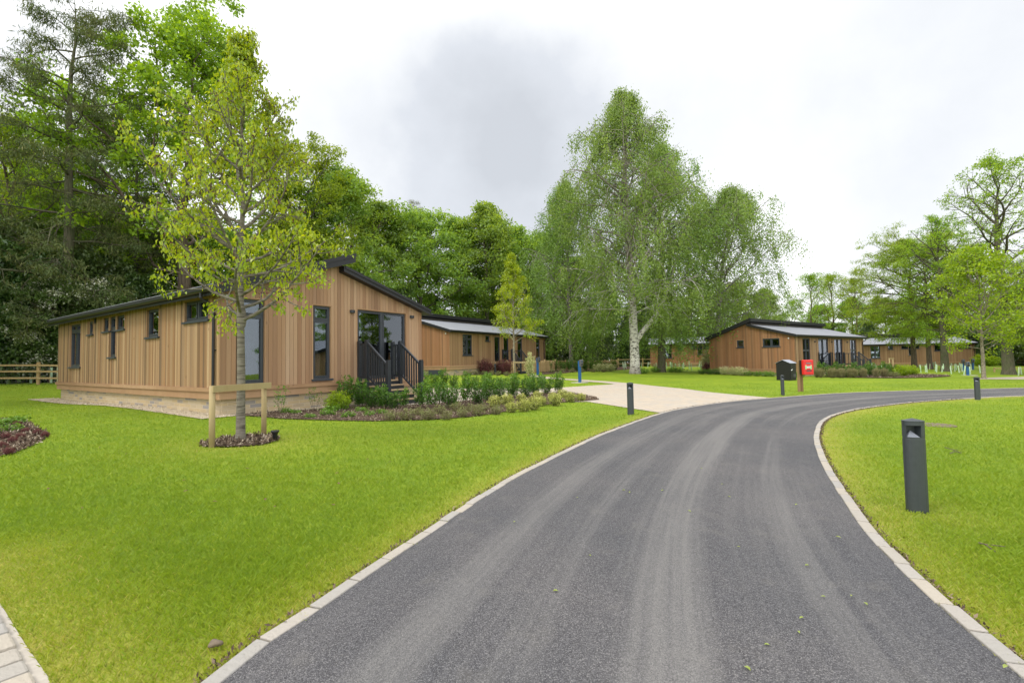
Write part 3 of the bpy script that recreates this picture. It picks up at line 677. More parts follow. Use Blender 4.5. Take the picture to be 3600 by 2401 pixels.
def kerb_litter():
    rg = np.random.default_rng(31)
    for line, side, nm in ((L_EDGE, 1, 'outer'), (R_EDGE, -1, 'inner')):
        d = np.r_[0, np.cumsum(np.linalg.norm(np.diff(line, axis=0), axis=1))]; n = 5200; s_ = rg.uniform(2, min(26, d[-1]), n)
        x = np.interp(s_, d, line[:, 0]); y = np.interp(s_, d, line[:, 1]); x2 = np.interp(s_ + .05, d, line[:, 0]); y2 = np.interp(s_ + .05, d, line[:, 1])
        t = unit(np.c_[x2 - x, y2 - y]); off = .085 + np.abs(rg.normal(size=n)) * .022; x -= t[:, 1] * side * off; y += t[:, 0] * side * off
        v, f = leaf_quads(rg, np.c_[x, y, g(x, y) + .012 + rg.uniform(0, .012, n)], .022, .4, .08, 1.4, -.05, .7)
        o = np_mesh('leaf_litter', v, f, 'chips', rg.random(n) * .7); tag(o, 'brown litter gathered along the %s kerb' % nm, 'litter', kind='stuff')
kerb_litter()

# ------------------------------------------------------------------ lodges
W_, HT = 6.8, 3.02          # lodge width, eaves height of the walls above the lodge's datum
RX, RZL, RZR = 3.62, 4.30, 3.98
def wall_top(x):            # underside of the roof along the gable
    return HT + (RZL - HT) * x / RX + .03 if x < 3.42 else (HT + .03) + (RZR - HT) * max(0, (W_ + .0 - x)) / (W_ - 3.42)
def wall_T(wall, L):
    """(u along the wall, d outward, z) -> lodge coordinates"""
    if wall == 'g': return lambda p: (p[0], -p[1], p[2])
    if wall == 's': return lambda p: (-p[1], p[0], p[2])
    if wall == 'r': return lambda p: (W_ + p[1], p[0], p[2])
    if wall == 'b': return lambda p: (p[0], L + p[1], p[2])
def cladding(mb, wall, L, holes, bw, z0, gap=.007, jitter=.0, u0=0.0, u1=None, proud=0.0):
    T = wall_T(wall, L); u1 = u1 if u1 is not None else (W_ if wall in 'gb' else L); n = round((u1 - u0) / bw); bw = (u1 - u0) / n
    rr = random.Random(hash(wall) % 97 + int(L * 10)); rr = random.Random(ord(wall) * 31 + int(L * 10))
    for i in range(n):
        a, b = u0 + i * bw, u0 + (i + 1) * bw - gap; m = (a + b) / 2
        ta = wall_top(a) if wall in 'gb' else HT; tb = wall_top(b) if wall in 'gb' else HT
        rid = rr.random(); d = .022 + rr.uniform(-.001, .001) + proud
        segs = [(z0, None)]
        hs = sorted([h for h in holes if h[0] < m < h[1]], key=lambda h: h[2]); z = z0; parts = []
        for h in hs:
            if h[2] > z + .01: parts.append((z, h[2], h[2]))
            z = max(z, h[3])
        parts.append((z, ta, tb))
        for za, zb, zc in parts:
            if min(zb, zc) <= za + .01: continue
            P = [(a,0,za),(b,0,za),(b,d,za),(a,d,za),(a,0,zb),(b,0,zc),(b,d,zc),(a,d,zb)]
            mb.hexa(P, T, uv=rid)
def backing(mb, wall, L, holes, z0, th=.14):
    """structural wall behind the boards, with the window openings left open"""
    T = wall_T(wall, L); U = W_ if wall in 'gb' else L
    e0, e1 = (.0, U) if wall in 'gb' else (th + .001, U - th - .001)
    cuts = sorted({e0, e1, *([3.42] if wall in 'gb' else []), *[h[0] for h in holes], *[h[1] for h in holes]}); cuts = [c for c in cuts if e0 <= c <= e1]
    for a, b in zip(cuts[:-1], cuts[1:]):
        if b - a < 1e-4: continue
        m = (a + b) / 2; f = (lambda q: wall_top(q)) if wall in 'gb' else (lambda q: HT)
        ta, tb = f(a + 1e-4), f(b - 1e-4); z = z0; parts = []
        for h in sorted([h for h in holes if h[0] < m < h[1]], key=lambda h: h[2]):
            if h[2] > z + .001: parts.append((z, h[2], h[2]))
            z = h[3]
        parts.append((z, ta, tb))
        for za, zb, zc in parts:
            P = [(a,-th,za),(b,-th,za),(b,-.001,za),(a,-.001,za),(a,-th,zb),(b,-th,zc),(b,-.001,zc),(a,-.001,zb)]
            mb.hexa(P, T)
def window(house, wall, L, rect, bars_u=(), bars_z=(), curtain=None, sill=True, kind='window', lining='trim', sash=True):
    T = wall_T(wall, L); u0, u1, z0, z1 = rect; fw = .055; d0, d1 = -.085, -.025
    f = MB()
    f.box(u0, u1, d0, d1, z1 - fw, z1, T); f.box(u0, u1, d0, d1, z0, z0 + fw, T)
    f.box(u0, u0 + fw, d0, d1, z0 + fw, z1 - fw, T); f.box(u1 - fw, u1, d0, d1, z0 + fw, z1 - fw, T)
    for b in bars_u: f.box(b - .04, b + .04, d0 + .002, d1 - .002, z0 + fw, z1 - fw, T)
    us = [u0 + fw] + [q for b in bars_u for q in (b - .04, b + .04)] + [u1 - fw]
    for bz in bars_z:
        for k in range(0, len(us), 2): f.box(us[k], us[k+1], d0 + .002, d1 - .002, bz - .035, bz + .035, T)
    if sash:
        zs = [z0 + fw] + [q for b in sorted(bars_z) for q in (b - .035, b + .035)] + [z1 - fw]
        for k in range(0, len(us), 2):
            for j in range(0, len(zs), 2):
                a, b, c, d = us[k] + .004, us[k+1] - .004, zs[j] + .004, zs[j+1] - .004
                if b - a < .12 or d - c < .12: continue
                s_ = .032
                f.box(a, b, d0 + .012, d1 + .012, d - s_, d, T); f.box(a, b, d0 + .012, d1 + .012, c, c + s_, T)
                f.box(a, a + s_, d0 + .012, d1 + .012, c + s_, d - s_, T); f.box(b - s_, b, d0 + .012, d1 + .012, c + s_, d - s_, T)
    o = f.build(kind, 'grey_frame', house)
    p = MB(); dm = (d0 + d1) / 2 - .004; p.hexa([(u0+.01,dm-.006,z0+.01),(u1-.01,dm-.006,z0+.01),(u1-.01,dm,z0+.01),(u0+.01,dm,z0+.01),(u0+.01,dm-.006,z1-.01),(u1-.01,dm-.006,z1-.01),(u1-.01,dm,z1-.01),(u0+.01,dm,z1-.01)], T)
    p.build('pane', 'glass', o)
    if lining:
        l = MB(); w = .03
        l.box(u0 - w, u1 + w, .0, .034, z1, z1 + w, T); l.box(u0 - w, u0, -.0, .034, z0, z1, T); l.box(u1, u1 + w, .0, .034, z0, z1, T)
        l.box(u0, u0 + .012, -.024, -.0, z0, z1 - .012, T); l.box(u1 - .012, u1, -.024, -.0, z0, z1 - .012, T); l.box(u0, u1, -.024, .0, z1 - .012, z1, T)
        l.build('lining', lining, o)
    if sill:
        s = MB(); s.box(u0 - .05, u1 + .05, -.03, .075, z0 - .04, z0 - .001, T); s.box(u0 - .05, u1 + .05, .060, .078, z0 - .055, z0 - .041, T)
        s.build('sill', 'grey_frame', o)
    if curtain:
        for (ca, cb) in curtain:
            v = []; n = max(8, int((cb - ca) / .02)); mb = MB()
            for i in range(n + 1):
                u = ca + (cb - ca) * i / n; d = -.20 + .022 * math.sin(u * 58) + .01 * math.sin(u * 23); v.append((u, d))
            for i in range(n): mb.quad([T((v[i][0], v[i][1], z0 - .1)), T((v[i+1][0], v[i+1][1], z0 - .1)), T((v[i+1][0], v[i+1][1], z1 - .02)), T((v[i][0], v[i][1], z1 - .02))])
            mb.build('curtain', 'curtain', o, fixn=False)
    return o
def lodge(name, origin, ang, L, label, wins, trim_z=.62, clad=None, bwg=.115, bws=.115, lights=(), vents=(), sensors=(), hatch=(), pipes=(), detail=True, corner_ext=None):
    """wins: (wall, (u0,u1,z0,z1), bars_u, bars_z, curtain, sill, kind)"""
    h = empty(name, origin, ang, label=label, cat='lodge', group='timber clad lodges')
    clad = clad or {}
    holes = {w: [q[1] for q in wins if q[0] == w] for w in 'gsrb'}
    z0 = trim_z
    bk = MB()
    for w in 'gsrb': backing(bk, w, L, holes[w], z0 - .28)
    bk.box(1.3, W_ - 1.3, 1.3, L - 1.3, z0 - .09, HT + .1)          # solid dark core added inside, blocks light through the far windows
    bk.box(3.36, 3.60, .02, L - .02, 3.6, RZL - .06)                  # clerestory upstand under the ridge
    bk.build('wall', 'interior', h)
    groups = {}
    for w in 'gsrb': groups.setdefault(clad.get(w, 'cedar_far'), []).append(w)
    for mname, ws in groups.items():
        mb = MB()
        for w in ws: cladding(mb, w, L, holes[w], bwg if w in 'gb' else bws, z0)
        for w in ws:      # corner boards
            T = wall_T(w, L); U = W_ if w in 'gb' else L
            for u in ((-.026, .0), (U, U + .026)):
                mb.box(u[0], u[1], -.0, .030, z0, (wall_top(min(max(u[0], 0), W_)) - .01 if w in 'gb' else HT), T)
        mb.build('cladding', mname, h)
    t = MB()
    for w in 'gsrb':
        T = wall_T(w, L); U = W_ if w in 'gb' else L; e = .085 if w in 'gb' else -.0; e2 = .045 if w in 'gb' else 0.0
        u = -e; 
        while u < U + e - .01:
            b = min(u + 3.6, U + e)
            t.box(u, b - .003, .0, .085, z0 - .10, z0 - .002, T); u = b
        u = -e2
        while u < U + e2 - .01:
            b = min(u + 3.0, U + e2)
            t.box(u, b - .003, .0, .045, z0 - .285, z0 - .105, T); u = b
    t.build('skirt_board', 'trim', h)
    p = MB(); i_ = .06
    for (x0, x1, y0, y1) in ((i_, W_ - i_, i_, i_ + .1), (i_, W_ - i_, L - i_ - .1, L - i_), (i_, i_ + .1, i_ + .1, L - i_ - .1), (W_ - i_ - .1, W_ - i_, i_ + .1, L - i_ - .1)):
        n = len(p.v)
        P = [(x0,y0,-.6),(x1,y0,-.6),(x1,y1,-.6),(x0,y1,-.6),(x0,y0,z0-.286),(x1,y0,z0-.286),(x1,y1,z0-.286),(x0,y1,z0-.286)]; p.v += P
        for q, ax in (((0,1,5,4), 0), ((1,2,6,5), 1), ((2,3,7,6), 0), ((3,0,4,7), 1)):
            p.f.append(tuple(n + k for k in q)); p.uv.append([(P[k][ax] + 10, P[k][2] + 5) for k in q])
    p.build('plinth', 'stone', h)
    # floor inside, dark
    fl = MB(); fl.box(.15, W_ - .15, .15, L - .15, z0 - .15, z0 - .1); fl.build('floor', 'interior', h)
    # roof slabs
    ov = .30; F = MB(); Rf = MB()
    sl = (RZL - HT) / RX; sr = (RZR - HT) / (W_ - 3.42)
    def sec(x0, z0_, x1, z1_, th): return [(x0, z0_), (x1, z1_), (x1, z1_ + th), (x0, z0_ + th)]
    def extr(mb, S, y0, y1):
        n = len(mb.v); k = len(S)
        mb.v += [(x, y0, z) for x, z in S] + [(x, y1, z) for x, z in S]
        fs = [tuple(n + i for i in range(k)), tuple(n + k + i for i in reversed(range(k)))] + [(n + i, n + (i+1) % k, n + k + (i+1) % k, n + k + i) for i in range(k)]
        for q in fs: mb.f.append(q); mb.uv.append([(0, 0)] * len(q))
    xl0, xl1 = -.30, RX + .12; extr(F, sec(xl0, HT + sl * xl0, xl1, HT + sl * xl1, .25), -ov, L + ov)
    xr0, xr1 = 3.34, W_ + .26; zt = lambda x: HT + sr * (W_ - x) + .0
    extr(F, sec(xr0, zt(xr0), xr1, zt(xr1), .17), -ov + .03, L + ov - .03)
    # stepped verge trims
    for yy in (-ov - .022, L + ov + .002):
        extr(F, sec(xl0 - .01, HT + sl * (xl0 - .01) + .165, xl1 + .01, HT + sl * (xl1 + .01) + .165, .115), yy, yy + .02)
    for yy in (-ov + .008, L + ov - .028):
        extr(F, sec(xr0 + .05, zt(xr0 + .05) + .11, xr1 + .015, zt(xr1 + .015) + .11, .085), yy, yy + .02)
    F.build('fascia', 'fascia', h)
    extr(Rf, sec(xl0 + .02, HT + sl * (xl0 + .02) + .252, xl1 - .03, HT + sl * (xl1 - .03) + .252, .015), -ov + .03, L + ov - .03)
    extr(Rf, sec(RX + .14, zt(RX + .14) + .172, xr1 - .01, zt(xr1 - .01) + .172, .012), -ov + .06, L + ov - .06)
    Rf.build('roof', 'roof', h)
    # gutters
    for (gx, gz) in ((xl0 - .06, HT + sl * xl0 + .13), (xr1 + .055, zt(xr1) + .08)):
        gm = MB(); arc = [(math.cos(t) * .06, math.sin(t) * .06) for t in [math.pi + math.pi * k / 8 for k in range(9)]]
        S = [(gx + a, gz + b) for a, b in arc] + [(gx + a * .88, gz + b * .88) for a, b in reversed(arc)]
        extr(gm, S, -ov + .02, L + ov - .02); gm.build('gutter', 'pipe', h)
    for (wall, u) in pipes:
        T = wall_T(wall, L); pm = MB(); gz = (HT + sl * xl0 + .08) if wall == 's' else zt(xr1) + .03; go = .36 if wall == 's' else .315
        pm.tube([T((u, go, gz)), T((u, go, gz - .12)), T((u, go - .03, gz - .17)), T((u, .11, gz - .26)), T((u, .075, gz - .32)), T((u, .075, z0 + .06)), T((u, .115, z0 - .02)), T((u, .12, -.05))], .034, 10)
        for zz in (HT - .55, 1.6): pm.box(u - .05, u + .05, .0, .06, zz, zz + .03, T)
        pm.build('downpipe', 'pipe', h, smooth=False)
    for q in wins:
        w_, rect, bu, bz, cu, si, kd = q
        window(h, w_, L, rect, bu, bz, cu, si, kd)
    for (wall, u, z) in lights:
        T = wall_T(wall, L); lm = MB(); S = [(-.085, .0), (-.085, .035), (-.06, .075), (-.02, .092), (.02, .092), (.06, .075), (.085, .035), (.085, .0)]
        n = len(lm.v); k = len(S)
        lm.prism([(u + a, .024 + b) for a, b in S], z - .045, z + .045, T); lm.build('wall_light', 'grey_paint', h, bevel=.006)
    for (wall, u, z) in sensors:
        T = wall_T(wall, L); lm = MB(); lm.box(u - .025, u + .025, .024, .09, z - .05, z + .04, T); lm.box(u - .035, u + .035, .024, .034, z - .06, z + .05, T); lm.build('security_sensor', 'white_plastic', h, bevel=.008)
    for (wall, u, z) in vents:
        T = wall_T(wall, L); lm = MB(); lm.box(u - .06, u + .06, .024, .05, z - .09, z + .09, T)
        for k in range(5): lm.box(u - .05, u + .05, .051, .062, z - .075 + k * .032, z - .058 + k * .032, T)
        lm.build('vent', 'black_plastic', h)
    for (wall, u0, u1) in hatch:
        T = wall_T(wall, L); lm = MB(); lm.box(u0, u1, -.055, .07, -.3, z0 - .29, T); lm.build('service_hatch', 'grey_frame', h)
    return h

A1 = TH
w1 = [('g', (.40,1.07,.76,2.93), (), (2.50,), None, True, 'window'), ('g', (2.46,3.05,.79,2.93), (), (2.50,), None, True, 'window'),
      ('g', (4.00,6.06,.72,2.93), (5.03,), (), [(5.62,5.98)], False, 'sliding_door'),
      ('s', (10.70,12.02,1.27,2.90), (11.30,), (2.62,), [(11.0,11.25)], True, 'window'), ('s', (9.33,9.86,2.42,2.90), (), (), None, True, 'window'),
      ('s', (7.70,8.30,2.45,2.93), (), (), None, True, 'window'), ('s', (7.05,7.70,1.57,2.93), (), (2.5,), None, True, 'window'), ('s', (6.30,7.05,2.45,2.93), (), (), None, True, 'window'),
      ('s', (3.63,4.52,2.10,2.93), (), (), None, True, 'window'), ('s', (.58,1.98,2.40,2.95), (1.28,), (), None, True, 'window')]
H1 = lodge('lodge', H1C, A1, 13.5, 'large honey coloured timber lodge nearest the lane, behind the staked tree', w1, trim_z=.68,
      clad={'g': 'cedar_front', 's': 'cedar_side', 'b': 'cedar_far', 'r': 'cedar_front'}, bwg=.118, bws=.082,
      lights=[('g', 3.80, 2.84), ('g', 6.33, 2.84)], vents=[('s', 9.08, 2.87)], sensors=[('g', .10, 2.93)], pipes=[('s', .22), ('r', .35)])
def door_bits():
    T = wall_T('g', 13.5)
    for o in H1.children:
        if o.name.startswith('sliding_door'):
            hm = MB(); hm.tube([T((4.03, -.02, 1.95)), T((4.03, .045, 1.95)), T((4.03, .045, 2.13)), T((4.03, -.02, 2.13))], .012, 8); hm.build('handle', 'black_plastic', o)
            tm = MB(); tm.box(4.35, 4.95, -.03, -.012, 2.885, 2.905, T); tm.box(5.1, 5.75, -.03, -.012, 2.885, 2.905, T); tm.build('trickle_vent', 'black_plastic', o)
door_bits()
# second lodge (centre left)
Yd = Vector((.533, .846, 0)).normalized(); Xd = Vector((Yd.y, -Yd.x, 0)); c2 = Vector((-4.32, 32.3, .33)) - Xd * W_
H2 = lodge('lodge', c2, math.atan2(Xd.y, Xd.x), 13.9, 'low timber lodge behind the hedge, between the nearest lodge and the birches',
      [('r', (1.41,2.58,1.37,2.90), (2.0,), (2.55,), [(2.05,2.5)], True, 'window'), ('r', (4.22,4.83,2.46,2.90), (), (), None, True, 'window'),
       ('r', (5.43,6.25,.80,2.85), (), (), None, False, 'door'), ('r', (6.76,7.56,.80,2.85), (), (), [(6.8,7.3)], False, 'door'),
       ('r', (8.93,9.74,.95,2.88), (), (2.45,), None, True, 'window'), ('r', (12.12,12.88,.92,2.90), (), (2.45,), None, True, 'window')],
      trim_z=.66, clad={'g': 'cedar_dark', 'r': 'cedar_far', 's': 'cedar_far', 'b': 'cedar_far'}, sensors=[('g', 6.5, 2.9)], hatch=[('g', 4.9, 6.1)], pipes=[('r', 13.6)])
# third lodge (right of centre)
Yd3 = Vector((.81, .58, 0)).normalized(); Xd3 = Vector((Yd3.y, -Yd3.x, 0)); c3 = Vector((21, 34.8, -.3)) - Xd3 * W_
H3 = lodge('lodge', c3, math.atan2(Xd3.y, Xd3.x), 13.5, 'timber lodge with pale grey roof behind the black box and red cabinet',
      [('g', (2.40,2.99,2.30,2.90), (), (), None, True, 'window'), ('g', (4.48,5.78,2.28,2.93), (5.13,), (), None, True, 'window'),
       ('r', (1.27,2.60,.85,2.90), (1.93,), (1.95,), [(2.05,2.5)], True, 'window'), ('r', (4.04,5.98,.68,2.90), (5.0,), (), [(4.95,5.9)], False, 'patio_door'),
       ('r', (7.08,8.85,.68,2.90), (7.96,), (), [(8.0,8.4)], False, 'patio_door'), ('r', (10.47,11.89,.85,2.90), (11.18,), (1.95,), [(10.5,10.8),(11.5,11.8)], True, 'window')],
      trim_z=.58, clad={'g': 'cedar_dark', 'r': 'cedar_side', 's': 'cedar_far', 'b': 'cedar_far'}, lights=[('r', 3.42, 2.63), ('r', 6.61, 2.63), ('r', 9.80, 2.63)], sensors=[('g', 6.42, 2.88)], pipes=[('r', 13.25)])  # gable takes the dark boards, their colour standing in for birch shade
# fourth lodge, behind the birch trunks
Yd4 = Vector((.94, -.34, 0)).normalized(); Xd4 = Vector((Yd4.y, -Yd4.x, 0)); c4 = Vector((18.6, 63, -.07)) - Xd4 * W_
H4 = lodge('lodge', c4, math.atan2(Xd4.y, Xd4.x), 13.5, 'distant timber lodge seen between and behind the birch trunks',
      [('r', (1.83,2.75,1.27,2.90), (2.3,), (), [(2.45,2.7)], True, 'window'), ('r', (3.5,4.07,2.35,2.90), (), (), None, True, 'window'),
       ('r', (5.1,5.9,2.42,2.90), (), (), None, True, 'window'), ('r', (5.9,6.55,1.65,2.90), (), (2.4,), None, True, 'window'), ('r', (6.55,7.3,2.42,2.90), (), (), None, True, 'window')],
      trim_z=.62, clad={'g': 'cedar_dark', 'r': 'cedar_dark', 's': 'cedar_dark', 'b': 'cedar_dark'}, bws=.15, bwg=.15)
c5 = Vector((46.8, 63, -.57)) - Vector((0, -1, 0)) * W_
H5 = lodge('lodge', c5, -math.pi / 2, 15.5, 'distant timber lodge behind the tree trunks at the right',
      [('r', (1.38,2.72,1.25,2.90), (2.05,), (), [(2.3,2.7)], True, 'window'), ('r', (3.77,4.47,2.40,2.90), (), (), None, True, 'window'), ('r', (5.55,6.5,2.45,2.90), (), (), None, True, 'window'),
       ('r', (6.5,7.05,1.55,2.90), (), (2.4,), None, True, 'window'), ('r', (7.05,8.0,2.45,2.90), (), (), None, True, 'window'), ('r', (10.0,11.1,2.10,2.90), (), (), None, True, 'window'), ('r', (13.0,14.9,2.38,2.90), (13.95,), (), None, True, 'window')],
      trim_z=.62, clad={'g': 'cedar_far', 'r': 'cedar_far', 's': 'cedar_far', 'b': 'cedar_far'}, bws=.15, bwg=.15, pipes=[('r', 15.3)])

# ------------------------------------------------------------------ entrance steps
def steps(loc, ang, w, zl, going, nr, label, rail_h=1.12, ground=0.0, landing=.38, near=True):
    """local: x along the wall, -y outward; landing then flight straight out"""
    t = empty('entrance_steps', loc, ang, label=label, cat='steps', group='dark grey entrance steps')
    rise = (zl - ground) / nr
    L = MB(); L.box(.02, w - .02, -landing, -.005, zl - .035, zl); L.build('landing', 'tread', t)
    for k in range(1, nr):
        z = zl - k * rise; m = MB(); m.box(.02, w - .02, -landing - k * going, -landing - (k-1) * going + .02, z - .035, z); m.build('tread', 'tread', t)
    for k in range(nr):
        z = zl - k * rise; m = MB(); m.box(.02, w - .02, -landing - k * going + .012, -landing - k * going + .03, z - rise, z - .036); m.build('riser', 'grey_paint', t)
    end = landing + (nr - 1) * going
    for x in (.0, w):
        m = MB(); s = .055
        for (y, z0, z1) in ((-.06, -.1, zl + rail_h + .05), (-landing - .03, -.1, zl + rail_h + .07), (-end - .06, -.1, ground + rise + rail_h)):
            q = MB(); q.box(x - s, x + s, y - s, y + s, z0 + ground, z1); q.box(x - s + .008, x + s - .008, y - s + .008, y + s - .008, z1 + .001, z1 + .016); q.build('newel_post', 'grey_paint', t, bevel=.006)
        a = Vector((x, -landing - .085, zl + rail_h - .02)); b = Vector((x, -end - .0, ground + rise + rail_h - .12)); lo = Vector((0, 0, rail_h - .18))
        r = MB(); r.bar(a, b, .07, .06); r.bar((x, -.115, zl + rail_h - .05), (x, -landing + .03, zl + rail_h - .05), .06, .05); r.build('handrail', 'grey_paint', t, bevel=.008)
        r = MB(); r.bar(a - lo, b - lo, .05, .05); r.bar((x, -.115, zl + .14), (x, -landing + .03, zl + .14), .05, .05); r.build('bottom_rail', 'grey_paint', t)
        n = max(4, int((b - a).length / .13))
        for k in range(n):
            f_ = (k + .5) / n; p = a.lerp(b, f_); m = MB(); m.box(x - .018, x + .018, p.y - .018, p.y + .018, p.z - lo.z + .028, p.z - .032); m.build('baluster', 'grey_paint', t)
        for y in (-.11 - landing * .25, -.10 - landing * .5):
            m = MB(); m.box(x - .018, x + .018, y - .018, y + .018, zl + .167, zl + rail_h - .078); m.build('baluster', 'grey_paint', t)
    return t
def hl(c, X, Y, x, y, z=0): return Vector(c) + X * x + Y * y + Vector((0, 0, z))
p = hl(H1C, H1X, H1Y, 4.02, -.045); gz = g(p.x, p.y)
steps(p, A1, 1.36, .66, .235, 5, 'dark grey steps with handrails up to the sliding door of the nearest lodge', 1.2, gz - .06 - .0)
def long_steps(c, X, Y, y, w, zl, label, nr=3, rail_h=1.02, landing=.9, along=True):
    base = hl(c, X, Y, W_ + .05, y); gz = g(base.x, base.y) - c.z
    # outward is +X of the lodge: turn so local -y = +X
    ang = math.atan2(X.y, X.x) + math.pi / 2
    return steps(base, ang, w, zl, .25, nr, label, rail_h, gz, landing)
long_steps(c2, Xd, Yd, 6.55, 1.35, .78, 'dark grey entrance steps of the low lodge behind the hedge', 4, 1.0)
long_steps(c3, Xd3, Yd3, 7.3, 1.5, .66, 'dark grey entrance steps of the lodge behind the red cabinet', 4, 1.05, 1.1)
def balustrade():
    t = empty('glass_balustrade', hl(c3, Xd3, Yd3, W_ + .06, 3.9), math.atan2(Xd3.y, Xd3.x), label='glass balustrade across the patio door behind the red cabinet', cat='balustrade')
    m = MB(); m.box(.03, .045, .06, 2.1, .72, 1.72); m.build('glass_panel', 'clear_glass', t)
    for y in (0, 2.16, 2.5):
        m = MB(); m.box(.0, .06, y, y + .06, .60, 1.80); m.build('post', 'grey_paint', t)
    m = MB(); m.box(.0, .08, .0, 2.2, .64, .70); m.build('bottom_rail', 'grey_paint', t)
balustrade()

# ------------------------------------------------------------------ bollards, chargers, boxes
def lens_poly(w, d, n=10):
    """plan of the post: two shallow arcs meeting at rounded corners"""
    out = []
    for k in range(n): t = math.pi * k / n; out.append((math.cos(t) * w / 2, math.sin(t) ** .85 * d * .52))
    for k in range(n): t = math.pi * k / n; out.append((-math.cos(t) * w / 2, -math.sin(t) ** .85 * d * .48))
    return out
def bollard(loc, rz, label):
    H, w, d = .80, .165, .118
    t = empty('bollard_light', loc, rz, label=label, cat='bollard', group='dark grey bollard lights beside the lanes')
    P = lens_poly(w, d)
    m = MB(); m.prism(P, -.08, .635); m.build('post', 'bollard', t, bevel=.002)
    hd = MB(); Pi = lens_poly(w - .004, d - .004); hd.prism(Pi, .6355, .65)
    back = [(x, y) for x, y in P if y > .012] ; back = back + [(-w/2 + .004, .006), (-w/2 + .014, -.010), (-w/2 + .02, .02), (w/2 - .075, .02), (w/2 - .070, -.05), (w/2 - .03, -.047), (w/2 - .002, -.012)]
    # the lamp head: solid back, closed right cheek, open front
    hd2 = [(-w/2, 0)]
    front_right = [(x, y) for x, y in P if y < 0 and x > .030]
    poly = [(w/2, 0)] + [(x, y) for x, y in P if y > 0] + [(-w/2, 0), (-w/2 + .012, -.022), (-w/2 + .018, .022), (.022, .02)] + [(.028, -.052)] + front_right
    hd.prism(poly, .6505, .752); hd.prism(P, .7525, .785); hd.build('lamp_head', 'bollard', t)
    rf = MB(); k = 10; ap = (-.02, .015, .705); base = [(-w/2 + .016 + i * (.085 / k), -math.sin(math.acos(min(1, abs((-w/2 + .016 + i * .085 / k) / (w/2))))) ** .85 * d * .48 + .005, .652) for i in range(k + 1)] + [(.022, .018, .652), (-w/2 + .016, .014, .652)]
    n = len(rf.v); rf.v += base + [ap]; q = len(base)
    for i in range(q): rf.f.append((n + i, n + (i+1) % q, n + q)); rf.uv.append([(0, 0)] * 3)
    rf.f.append(tuple(n + i for i in range(q))); rf.uv.append([(0, 0)] * q)
    rf.build('reflector', 'reflector', t)
    cp = MB(); n = len(cp.v); Pc = lens_poly(w + .004, d + .004); q = len(Pc)
    cp.v += [(x, y, .7855) for x, y in Pc] + [(x, y, .792) for x, y in Pc] + [(0, .01, .812)]
    for i in range(q):
        j = (i + 1) % q; cp.f.append((n+i, n+j, n+q+j, n+q+i)); cp.uv.append([(0, 0)] * 4); cp.f.append((n+q+i, n+q+j, n+2*q)); cp.uv.append([(0, 0)] * 3)
    cp.f.append(tuple(n + i for i in range(q))); cp.uv.append([(0, 0)] * q)
    cp.build('cap', 'bollard', t); return t
def pl(p): return Vector((p[0], p[1], g(p[0], p[1])))
bollard(pl((3.52, 4.15)), R(-8), 'large dark grey bollard light standing in the right hand lawn, nearest of all')
bollard(pl((2.94, 11.77)), R(12), 'dark grey bollard light on the lawn corner beside the pale driveway')
bollard(pl((10.69, 18.61)), R(30), 'dark grey bollard light in front of the black gabled box')
bollard(pl((16.26, 16.45)), R(-12), 'dark grey bollard light on the inner verge where the lane leaves at right')
bollard(at(1741, 1316, 35.6), R(0), 'dark grey bollard light among the purple shrubs of the low lodge')
bollard(at(3112, 1300, 41.5), R(0), 'dark grey bollard light behind the hedge of the right hand lodge')

def charger(loc, rz, H, label, pad=True):
    t = empty('charging_post', loc, rz, label=label, cat='charging post', group='blue electric car charging posts')
    m = MB(); m.prism([(-.07,-.06),(.07,-.06),(.085,-.02),(.085,.06),(-.085,.06),(-.085,-.02)], -.05, H - .06); m.build('post', 'blue', t, bevel=.006)
    m = MB(); S = [(-.06, H - .40), (-.17, H - .36), (-.20, H - .20), (-.19, H - .04), (-.15, H), (-.03, H - .0)]
    for k, (x0, x1) in enumerate(((-.095, .095),)):
        n = len(m.v); q = len(S); m.v += [(x0, y, z) for y, z in S] + [(x1, y, z) for y, z in S]
        m.f += [tuple(n + i for i in range(q)), tuple(n + q + i for i in reversed(range(q)))] + [(n+i, n+(i+1) % q, n+q+(i+1) % q, n+q+i) for i in range(q)]; m.uv += [[(0, 0)] * q] * 2 + [[(0, 0)] * 4] * q
    hd = m.build('charger_unit', 'charger', t, bevel=.015)
    m = MB(); 
    def disc(cx, cz, r, y, n=16):
        m.prism([(cx + math.cos(a) * r, cz + math.sin(a) * r) for a in [2*math.pi*k/n for k in range(n)]], y - .012, y, lambda p: (p[0], p[2], p[1]))
    disc(0, H - .11, .06, -.196); m.build('display', 'screen', hd)
    m = MB(); disc(0, H - .27, .055, -.193); m.build('socket', 'black_plastic', hd)
    if pad:
        m = MB(); m.prism([(math.cos(2*math.pi*k/14) * .62 * (1 + .1 * math.sin(k * 2.1)), .05 + math.sin(2*math.pi*k/14) * .42) for k in range(14)], -.03, .018); m.build('base_pad', 'concrete', t)
    return t
charger(at(1891, 1320, 35.0), R(42), 1.33, 'left hand blue charging post rising behind the hedge', False)
charger(at(2039, 1345), R(42), 1.33, 'blue charging post alone on the grass island by the driveway')
charger(at(3403, 1320), R(-20), 1.12, 'blue charging post beside the young lime tree, nearest of the three at right')
charger(at(3387, 1303), R(-20), 1.15, 'blue charging post left of the pair behind the young lime tree', False)
charger(at(3421, 1300), R(-20), 1.15, 'blue charging post right of the pair, close to the young lime trunk', False)

